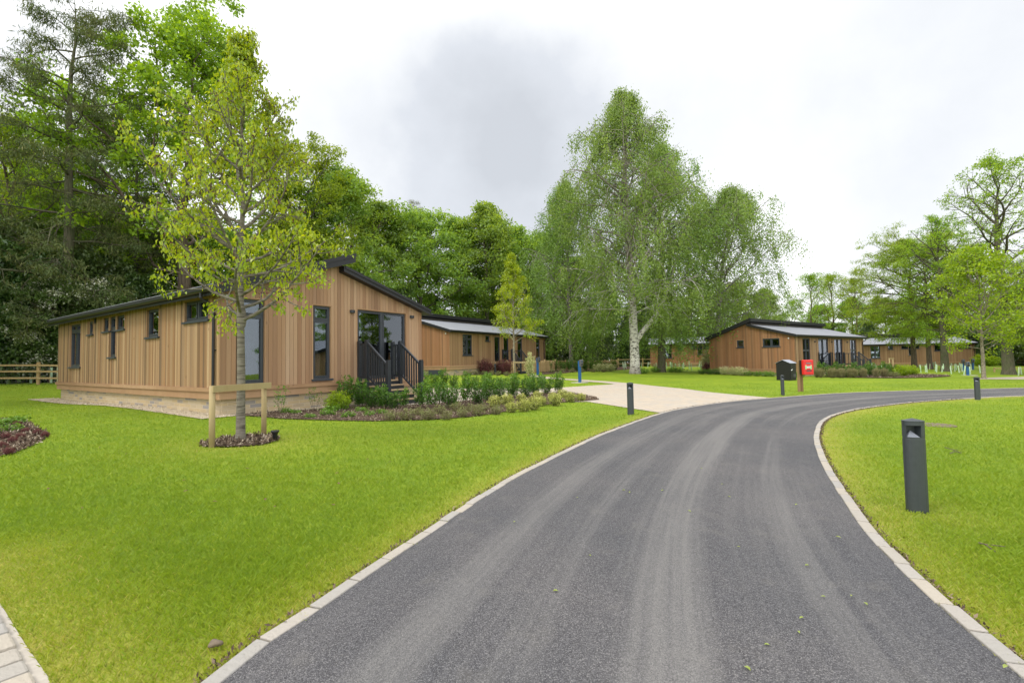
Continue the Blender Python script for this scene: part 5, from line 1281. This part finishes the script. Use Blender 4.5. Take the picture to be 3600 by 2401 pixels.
# --- birches
def birch(seed, H, r0, spread, label, loc, rz, lean=(0, 0), nb=54, t0=.20, nl=46, extra=None, bark='bark_birch', prof=None):
    pf = prof or (lambda q: .80 + .42 * math.sin(math.pi * min(1, q * .95 + .03)) - .74 * q ** 1.35)
    t, cl = tree('birch_tree', seed, dict(H=H, r0=r0, nb=nb, t0=t0, prof=pf, spread=spread, e0=16, e1=62, ns=9, curve=-.05, sub_len=.52, wob=.014, lean=lean, k_clump=2, sub_curve=-.9, rough=.30, branch_r=.5, pw=.95),
             dict(nl=nl, cr=.62, size=.135, aspect=.72, flat=.8, cvar=.5, droop=.8, up=.3, hang=2.1), 'l_birch', bark, label, 'birches on the far lawn', extra)
    t.location = loc; t.rotation_euler = (0, 0, rz); return t
def birch_fork(m, cl):
    pts = [Vector((.1, 0, 2.6)), Vector((.75, .1, 3.5)), Vector((1.7, .2, 4.6)), Vector((2.6, .3, 6.0)), Vector((3.3, .2, 8.0)), Vector((3.9, .3, 10.0))]; m.tube(pts, [.26, .22, .18, .15, .11, .05], 10, cap=False)
birch(101, 23.6, .40, 6.3, 'tallest birch, white trunk, standing left on the far lawn', at(2233, 1314), 0.0, extra=birch_fork, nb=72, t0=.2, nl=40, lean=(-.01, 0))
birch(113, 21.6, .36, 6.4, 'second birch with dark rugged forked trunk right of the white one', at(2325, 1302, 43.5), 1.0, lean=(.04, -.02), nb=60, nl=38, t0=.16, bark='bark_green')
birch(127, 17.2, .25, 7.0, 'slender grey birch beside the left corner of the right hand lodge', at(2506, 1290, 44.0), 0, nb=62, t0=.16, nl=38, lean=(.13, 0), bark='bark_grey')
birch(131, 18.8, .22, 5.8, 'slim birch with drooping crown left behind the white trunked birch', at(2010, 1290, 47), .4, nb=56, t0=.14, nl=38, lean=(-.02, 0), bark='bark_grey')

# --- trees of the right hand lawn
rl = 'trees on the right hand lawn'
t_ = put('larch', 3214, 54.5, 1.0, .5, 'feathery swamp cypress with pale straight trunk before the distant right hand lodge', rl)
put('larch', 3268, 51.0, .90, 2.1, 'swamp cypress with dark ivy clad trunk, middle of the trunks before the distant lodge', rl)
put('alder', 3322, 47.0, .80, 1.3, 'slender alder with leaning gnarled trunk, right of the swamp cypresses', rl)
put('alder', 3545, 40.8, .98, .2, 'tallest alder with thick brown trunk at the right edge', rl)
put('larch', 3680, 39.0, .66, 3.2, 'feathery low crown hanging in from the right edge', rl)

def young_lime():
    t, _ = tree('lime_tree', 141, dict(H=7.2, r0=.115, nb=40, t0=.24, prof=lambda q: .50 + .8 * math.sin(math.pi * min(1, q + .08)) * (1 - .25 * q), spread=2.9, e0=14, e1=72, ns=8, curve=.3, sub_len=.42, k_clump=2, wob=.006, rough=.2),
        dict(nl=12, cr=.34, size=.13, aspect=.75, flat=.7, cvar=.4, droop=.4), 'l_lime', 'bark_young', 'young lime tree with bright yellow green round crown by the lane at right')
    t.location = at(3459, 1331); return t
young_lime()
def cherry2():
    t, _ = tree('cherry_tree', 151, dict(H=8.2, r0=.085, nb=34, t0=.27, prof=lambda q: 1.0 - .80 * q, spread=2.6, e0=14, e1=68, ns=7, curve=.35, sub_len=.40, k_clump=2, wob=.006, rough=.22, branch_r=.6),
        dict(nl=15, cr=.26, size=.115, aspect=.5, flat=.8, cvar=.4, droop=.6), 'l_cherry', 'bark_young', 'young staked tree with yellow green leaves in front of the low lodge')
    t.location = at(1808, 1318, 33.2); return t
cherry2()
def cherry_hero():
    name = 'cherry_tree'; t = empty(name, pl((-4.52, 7.80)), 0, label='staked cherry tree with large yellow green leaves before the nearest lodge', cat='tree')
    tubes, clumps = grow(163, H=6.8, r0=.070, nb=44, t0=.29, prof=lambda q: 1.0 if q < .3 else max(.14, 1.0 - 1.28 * (q - .3)), spread=1.85, e0=10, e1=60, ns=8, curve=.42, sub_len=.38, k_clump=3, wob=.006, rough=.17, branch_r=.62, trunk_n=12, pw=1.15)
    m = MB()
    for pts, rad, n in tubes: m.tube(pts, rad, max(n, 5), cap=False)
    # swelling where the first limbs leave
    z = 2.05; m.tube([(0, 0, z - .16), (.005, 0, z - .05), (.0, .005, z + .06), (0, 0, z + .2)], [.060, .074, .07, .05], 12, cap=False)
    m.build('trunk', 'bark_cherry', t, smooth=True, fixn=False)
    v, f, rn = crown_mesh(164, clumps, nl=10.5, cr=.14, size=.068, aspect=.52, flat=.9, droop=1.3, up=.5, cvar=.4, fold=.16)
    np_mesh('crown', v, f, 'l_cherry', rn, t)
    rg = np.random.default_rng(5); c = np.array([tuple(p) for p in clumps]); c = c[rg.random(len(c)) < .22]; idx = np.repeat(np.arange(len(c)), 9)
    P = c[idx] + rg.normal(size=(len(idx), 3)) * .035; P[:, 2] -= .04; v, f = leaf_quads(rg, P, .028, .8, .2, .3, .8); np_mesh('fruit_cluster', v, f, 'l_purple', rg.random(len(f)), t)
    return t
cherry_hero()

# ------------------------------------------------------------------ shrubs
def shrub_mesh(seed, h, w, nst, nl, size, mat, aspect=.5, up=.7, droop=.0, cr=.10, stem=.006, flare=.5, bark='twig', fill=1.0, name='shrub', cat='shrub', bare=.18):
    rg = random.Random(seed); t = empty(name, (0, 0, 0), label='shrub', cat=cat); m = MB(); cl = []
    for i in range(nst):
        a = i * 2.4 + rg.uniform(-.3, .3); r = w * .5 * math.sqrt((i + .5) / nst); hh = h * rg.uniform(.72, 1.08) * (1 - .28 * (r / (w * .5)) ** 2)
        top = Vector((math.cos(a) * r, math.sin(a) * r, hh)); base = Vector((math.cos(a) * r * .22, math.sin(a) * r * .22, -.03)); mid = base.lerp(top, .5) + Vector((math.cos(a) * r * .3 * flare, math.sin(a) * r * .3 * flare, 0))
        pts = [base, base.lerp(mid, .6), mid, mid.lerp(top, .55) + Vector((rg.uniform(-.02, .02), rg.uniform(-.02, .02), 0)), top]; m.tube(pts, [stem, stem * .9, stem * .75, stem * .55, stem * .25], 4, cap=False)
        k = max(3, int(hh / (cr * .8)))
        for j in range(k):
            f = bare + (1 - bare) * (j + rg.random()) / k; q = min(int(f * 4), 3); cl.append(pts[q].lerp(pts[q+1], f * 4 - q))
    m.build('stems', bark, t, fixn=False)
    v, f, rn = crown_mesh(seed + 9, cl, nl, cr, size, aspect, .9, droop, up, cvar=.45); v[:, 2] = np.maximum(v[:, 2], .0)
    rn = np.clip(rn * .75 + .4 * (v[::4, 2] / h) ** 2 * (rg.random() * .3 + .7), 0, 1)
    np_mesh('foliage', v, f, mat, rn, t); return t
SP = {}
SP['hedgeA'] = shrub_mesh(201, .84, .56, 12, 11, .055, 'l_hedge', cr=.075, name='hedge_shrub')
SP['hedgeB'] = shrub_mesh(205, .80, .46, 8, 10, .055, 'l_hedge', cr=.072, name='hedge_shrub', bare=.3)
SP['hedgeC'] = shrub_mesh(209, .76, .60, 14, 11, .052, 'l_hedge', cr=.08, name='hedge_shrub', bare=.12)
SP['var'] = shrub_mesh(213, .36, .40, 20, 11, .036, 'l_var', cr=.05, name='low_shrub', bare=.12, flare=.9)
SP['brown'] = shrub_mesh(217, .24, .36, 20, 11, .028, 'l_brown', cr=.042, name='low_shrub', bare=.08, flare=1.0)
SP['weed'] = shrub_mesh(221, .16, .42, 16, 6, .06, 'l_weed', cr=.05, name='ground_plant', cat='plant', bare=.2, flare=1.2, stem=.003)
SP['cream'] = shrub_mesh(225, .75, 1.0, 22, 14, .07, 'l_cream', cr=.13, name='variegated_shrub', bare=.1, flare=.9)
SP['purple'] = shrub_mesh(229, 1.25, 1.3, 30, 16, .085, 'l_purple', cr=.16, name='purple_shrub', bare=.1, stem=.01)
SP['straw'] = shrub_mesh(233, .62, .42, 30, 5, .20, 'l_straw', aspect=.06, up=.1, droop=-1.4, cr=.05, name='grass_tuft', cat='grass tuft', bare=.05, flare=.8, stem=.003)
SP['lime'] = shrub_mesh(237, .80, 1.1, 26, 15, .09, 'l_lime', cr=.14, name='golden_shrub', bare=.08, flare=.9)
SP['fern'] = shrub_mesh(241, .45, .8, 14, 10, .10, 'l_weed', aspect=.2, cr=.06, name='fern', cat='plant', bare=.1, flare=1.3, stem=.004)
SP['round'] = shrub_mesh(245, .50, .85, 26, 16, .05, 'l_hedge', cr=.10, name='round_bush', cat='bush', bare=.0, flare=1.0)
SP['flower'] = shrub_mesh(249, 1.65, .7, 12, 15, .085, 'l_cream', cr=.14, name='flowering_shrub', bare=.15, stem=.01)
SP['sapling'] = shrub_mesh(253, .80, .36, 4, 3, .05, 'l_weed', cr=.08, name='sapling', cat='sapling', bare=.35, stem=.004)
def shrub(key, p, rz, s, label, group=None): return place_copy(SP[key], USED, p, rz, s, label, group)
ORD = ['first', 'second', 'third', 'fourth', 'fifth', 'sixth', 'seventh', 'eighth', 'ninth', 'tenth', 'eleventh', 'twelfth', 'thirteenth', 'fourteenth', 'fifteenth', 'sixteenth', 'seventeenth', 'eighteenth', 'nineteenth', 'twentieth']
row = [(1216,1430,1.02,'hedgeA'),(1268,1431,.94,'hedgeA'),(1305,1435,.86,'hedgeC'),(1345,1437,.78,'hedgeA'),(1385,1438,.72,'hedgeC'),(1420,1440,.70,'hedgeB'),(1478,1437,.84,'hedgeB'),(1514,1442,1.0,'hedgeB'),(1550,1433,1.02,'hedgeB'),(1590,1436,.98,'hedgeC'),
       (1640,1425,1.05,'hedgeB'),(1678,1421,1.05,'hedgeC'),(1718,1414,1.04,'hedgeA'),(1756,1407,1.0,'hedgeC'),(1800,1401,1.0,'hedgeA'),(1845,1396,1.02,'hedgeC'),(1880,1391,.98,'hedgeA'),(1922,1385,1.0,'hedgeC'),(1962,1379,1.02,'hedgeA')]
for i, (x, y, s, k) in enumerate(row):
    shrub(k, at(x, y), i * 1.3, s * 1.1, '%s glossy green hedge shrub from the left in the front row before the nearest lodge' % ORD[i], 'front row of hedge shrubs')
row2 = [(1490,1362,1.0,'hedgeA'),(1525,1360,1.02,'hedgeC'),(1558,1359,1.15,'hedgeA'),(1592,1361,.95,'hedgeC'),(1640,1359,.98,'hedgeA'),(1672,1362,.88,'hedgeC'),(1712,1368,1.0,'hedgeA'),(1760,1372,.95,'hedgeC'),(1810,1370,1.0,'hedgeA'),(1862,1368,.95,'hedgeC'),(1905,1366,.9,'hedgeA')]
for i, (x, y, s, k) in enumerate(row2):
    shrub(k, at(x, y), i * 2.1 + .4, s, '%s hedge shrub from the left in the back row beyond the paving' % ORD[i], 'back row of hedge shrubs')
lows = [(1373,1479,'brown'),(1431,1477,'brown'),(1472,1460,'brown'),(1505,1476,'brown'),(1543,1457,'brown'),(1570,1476,'brown'),(1608,1450,'brown'),(1625,1467,'brown'),(1652,1449,'brown'),(1679,1461,'brown'),(1700,1445,'brown'),(1745,1457,'brown'),
        (1739,1434,'var'),(1798,1450,'var'),(1783,1426,'var'),(1843,1447,'var'),(1834,1414,'var'),(1876,1441,'var'),(1902,1428,'var'),(1890,1406,'var'),(1953,1427,'var'),(1944,1408,'var'),(2004,1414,'var'),(1977,1403,'var'),(2042,1411,'var')]
nb_, nv_ = 0, 0
for i, (x, y, k) in enumerate(lows):
    if k == 'brown': lab = '%s low brownish shrub from the left along the mulch bed edge' % ORD[nb_]; nb_ += 1
    else: lab = '%s low yellow green variegated shrub from the left in the mulch bed' % ORD[nv_]; nv_ += 1
    shrub(k, at(x, y), i * 1.7, 1.0 + .15 * math.sin(i * 2.3), lab, 'low shrubs of the mulch bed')
for i, (x, y, s) in enumerate([(1005,1452,1.0),(1040,1455,.8),(1150,1460,1.1),(1165,1448,1.3),(1200,1442,1.2),(1225,1468,1.0),(1300,1462,.9),(1345,1455,.9),(1090,1470,.8),(1270,1448,1.0),(20,1498,1.4),(60,1488,1.2),(35,1520,1.1)]):
    shrub('weed', at(x, y), i * .9, s * .85, 'small fresh green plant scattered over the bark mulch', 'small plants in the mulch')
for i, (x, y, lab) in enumerate([(984, 1455, 'spindly green sapling left of the second tall window'), (1105, 1443, 'spindly green sapling under the second tall window')]): shrub('sapling', at(x, y), i * 2, 1.15 - .15 * i, lab)
shrub('lime', at(1188, 1442), 1, .62, 'small yellow green bush at the left end of the hedge')
shrub('purple', at(1708, 1308, 35.0), 0, .95, 'purple leaved shrub left of the bollard before the low lodge', 'purple leaved shrubs')
shrub('purple', at(1776, 1306, 35.6), 2, .95, 'purple leaved shrub right of the bollard before the low lodge', 'purple leaved shrubs')
shrub('purple', at(1752, 1306, 36.2), 4, .85, 'purple leaved shrub half hidden behind the bollard before the low lodge', 'purple leaved shrubs')
shrub('purple', at(2487, 1305, 41), 1, .80, 'red leaved shrub at the left corner of the right hand lodge')
shrub('flower', at(1864, 1322, 31.5), 0, 1.0, 'tall shrub with cream flower heads right of the staked tree')
shrub('flower', at(2484, 1300, 41.5), 2, 1.25, 'cream flowered shrub rising behind the red leaved shrub')
for i, (x, d) in enumerate([(1700,33.6),(1725,33.2),(1752,32.8),(1780,32.2),(1650,33.4),(1672,33.6)]): shrub('brown', at(x, 1320, d), i, 1.3, '%s low shrub from the left along the bed of the low lodge' % ORD[i], 'low shrubs before the low lodge')
xs_ = [1925, 1950, 1978, 2005, 2030, 2055, 2082, 2108, 2135, 2160]
for i, x in enumerate(xs_): shrub(('hedgeC', 'hedgeA')[i % 2], at(x, 1300, 41.5 + i * .9), i * 1.1, 1.45, '%s shrub from the left in the long hedge below the picket fence' % ORD[i], 'long hedge below the picket fence')
for i, x in enumerate([1940, 1975, 2010, 2045, 2085, 2120]): shrub('brown', at(x, 1306, 38.6 + i * .8), i, 1.5, '%s low shrub from the left at the foot of the long hedge' % ORD[i], 'low shrubs at the foot of the long hedge')
for i, x in enumerate([2100, 2124, 2146]): shrub('cream', at(x, 1300, 44.5 + i * .5), i, 1.05, '%s cream leaved shrub from the left at the end of the long hedge' % ORD[i], 'cream shrubs at the end of the long hedge')
for i, (x, y) in enumerate([(2546,1313),(2582,1316),(2608,1316)]): shrub('cream', at(x, y, 37.6 - i * .9), i, .92, '%s cream leaved shrub from the left against the gable of the right hand lodge' % ORD[i], 'cream shrubs against the gable')
for i, x in enumerate([2632, 2662, 2690, 2712, 2798, 2812]): shrub('fern', at(x, 1320, 35.6 - .4 * i if x < 2780 else 33.2), i, .9, '%s fern from the left under the gable of the right hand lodge' % ORD[i], 'ferns under the gable')
for i, (x, d, s) in enumerate([(2468, 39.2, .9), (2495, 38.6, 1.0), (2520, 38.4, 1.1)]): shrub('round', at(x, 1315, d), i, s, '%s small round bush from the left at the lodge corner by the red leaved shrub' % ORD[i], 'round bushes at the lodge corner')
bx = [(2885,34.2),(2915,33.6),(2945,33.2),(2975,33.0),(3003,33.2),(3030,33.6),(3058,34.0),(3085,34.4),(3112,34.8),(3140,35.0)]
for i, (x, d) in enumerate(bx): shrub(('hedgeA', 'hedgeC')[i % 2], at(x, 1325, d), i, 1.35, '%s hedge shrub from the left before the steps of the right hand lodge' % ORD[i], 'hedge of the right hand lodge')
for i, (x, d) in enumerate([(2872,32.6),(2886,32.2),(2922,31.9),(2930,32.0),(2952,31.9),(2962,32.0),(2990,31.9),(3004,31.9),(3036,32.0),(3080,32.4),(3108,32.6)]): shrub('straw', at(x, 1330, d), i, .95, '%s straw coloured grass tuft from the left before the hedge of the right hand lodge' % ORD[i], 'straw grass tufts')
shrub('lime', at(3172, 1318, 34.4), 0, 1.0, 'golden leaved shrub at the right end of the right hand hedge')
shrub('lime', at(3205, 1316, 36.2), 2, .9, 'second golden leaved shrub, farther right in the right hand bed')
shrub('brown', at(3130, 1327, 32.4), 0, 1.7, 'low brown mound shrub before the golden leaved shrub'); shrub('brown', at(3147, 1328, 32.2), 2, 1.7, 'low brown mound shrub right beside another at the right hand bed edge')
shrub('lime', at(3450, 1286, 58), 0, 1.7, 'yellow green bush left of the thick trunk by the far fence'); shrub('lime', at(3490, 1286, 57), 1, 1.5, 'yellow green bush nearer the thick trunk by the far fence')
for i, (x, y) in enumerate([(2262,1316),(2360,1308),(2385,1305),(2305,1306)]): shrub('fern', at(x, y, 38.5 if i == 0 else 43), i, 1.1, 'rough grass tuft growing round a birch foot', 'rough tufts round the birch feet')

# red leaf plants in the left bed
for i, (x, y) in enumerate([(20,1545),(45,1560),(10,1580),(60,1500),(90,1525),(130,1530),(70,1545),(30,1600),(160,1540)]):
    shrub('purple', at(x, y), i, .10, 'small dark red plant in the mulch bed at the left edge', 'small dark red plants at the left edge')

# ------------------------------------------------------------------ tree guards
def guards():
    t = empty('tree_guard', (0, 0, 0), label='guard', cat='tree guard'); m = MB()
    m.tube([(0, 0, -.05), (0, 0, .35), (.004, 0, .72)], [.045, .045, .047], 8); m.build('tube', 'guard', t)
    m = MB(); m.box(.047, .067, -.01, .01, -.1, .80); m.build('stake', 'stake', t)
    rr = random.Random(9); pts = []
    def add(x0, x1, d0, d1, n, lab, grp):
        for k in range(n):
            d = rr.uniform(d0, d1); x = rr.uniform(x0, x1); p = at(x, 1290, d)
            o = place_copy(t, USED, p, rr.uniform(0, 6), rr.uniform(.85, 1.1), lab, grp); o.rotation_euler = (R(rr.uniform(-6, 6)), R(rr.uniform(-6, 6)), rr.uniform(0, 6))
    add(2185, 2290, 50, 58, 14, 'pale green tree guard tube in the grass left of the distant lodge behind the birches', 'tree guards left of the birches')
    add(2290, 2470, 50, 60, 24, 'pale green tree guard tube in the grass before the distant lodge behind the birches', 'tree guards before the birch lodge')
    add(3045, 3110, 44, 56, 6, 'pale green tree guard tube behind the right hand hedge', 'tree guards behind the right hand hedge')
    add(3215, 3330, 44, 52, 16, 'pale green tree guard tube in the grass round the swamp cypress trunks', 'tree guards round the cypress trunks')
    add(3340, 3450, 40, 50, 14, 'pale green tree guard tube in the grass round the three charging posts', 'tree guards round the charging posts')
    add(3560, 3600, 38, 44, 3, 'pale green tree guard tube right of the thick trunk', 'tree guards right of the thick trunk')
    for x, d in ((35, 26.6), (66, 26.4), (108, 26.6), (180, 26.8), (205, 26.5)): place_copy(t, USED, at(x, 1350, d), x, 1.25, 'pale tree guard tube behind the wire netting of the left fence', 'tree guards behind the left fence')
guards()
# ------------------------------------------------------------------ small litter
def litter():
    rr = random.Random(17)
    def leafmesh(nm, mat, L):
        m = MB(); n = 0; m.v = [(0,0,.004),(L*.3,L*.22,.010),(L*.7,L*.20,.012),(L,0,.006),(L*.7,-L*.20,.012),(L*.3,-L*.22,.010)]; m.f = [(0,1,2,3,4,5)]; m.uv = [[(0,0)]*6]; return m.build(nm, mat)
    lf = tag(leafmesh('fallen_leaf', 'freshleaf', .030), 'leaf', 'leaf')
    for i, (x, y) in enumerate([(2849,2010),(2885,2120),(3038,2143),(2995,2115),(2811,2200),(2806,2245),(2709,2297),(2616,2374),(2959,1910),(2796,1790),(2070,1970),(1812,1849),(2590,1940),(1965,2102),(2034,1762),(2325,1739),(2200,1738),(2212,1746),(2463,1657),(2535,1715),(3529,2380),(2430,1815),(2570,1762)]):
        p = at(x, y); p.z += .034; place_copy(lf, USED, p, rr.uniform(0, 6), rr.uniform(.7, 1.2), 'small yellow green leaf fallen on the grey lane', 'fallen leaves on the lane')
    bl = tag(leafmesh('dead_leaf', 'deadleaf', .05), 'leaf', 'leaf')
    for i in range(26):
        x, y = rr.uniform(150, 2000), rr.uniform(1520, 1800)
        if x > 1200 + (1800 - y) * 2.2: continue
        p = at(x, y); p.z += .03; place_copy(bl, USED, p, rr.uniform(0, 6), rr.uniform(.7, 1.2), 'small brown dead leaf lying in the left hand lawn', 'dead leaves on the lawn')
    p = at(754, 2284); bm_ = bmesh.new(); bmesh.ops.create_icosphere(bm_, subdivisions=3, radius=.027)
    for v in bm_.verts: k = 1 + .35 * math.sin(v.co.x * 90) * math.cos(v.co.y * 70 + v.co.z * 50); v.co = Vector((v.co.x * 1.15 * k, v.co.y * .8 * k, v.co.z * .55 * k))
    me = bpy.data.meshes.new('earth_clod'); bm_.to_mesh(me); bm_.free(); me.materials.append(M['rock']); o = bpy.data.objects.new('earth_clod', me); C.objects.link(o); o.location = p + Vector((0, 0, .030)); tag(o, 'brown lump of earth lying in the grass at the bottom left', 'earth clod')
    for i, (a, b) in enumerate((((3322,1578),(3382,1600)), ((3340,1600),(3372,1592)), ((3440,1920),(3500,1950)))):
        A, B = at(*a), at(*b); A.z += .024; B.z += .022; mid = A.lerp(B, .5) + Vector((.03, .04, .004)); m = MB(); m.tube([A, mid, B], [.006, .005, .003], 5); m.tube([mid, mid + Vector((.08, -.06, .006))], [.004, .002], 4)
        tag(m.build('twig', 'twig'), ['fallen twig in the right hand lawn beyond the near bollard', 'short twig lying across another beyond the near bollard', 'fallen twig in the right hand lawn near the bottom edge'][i], 'twig')
litter()
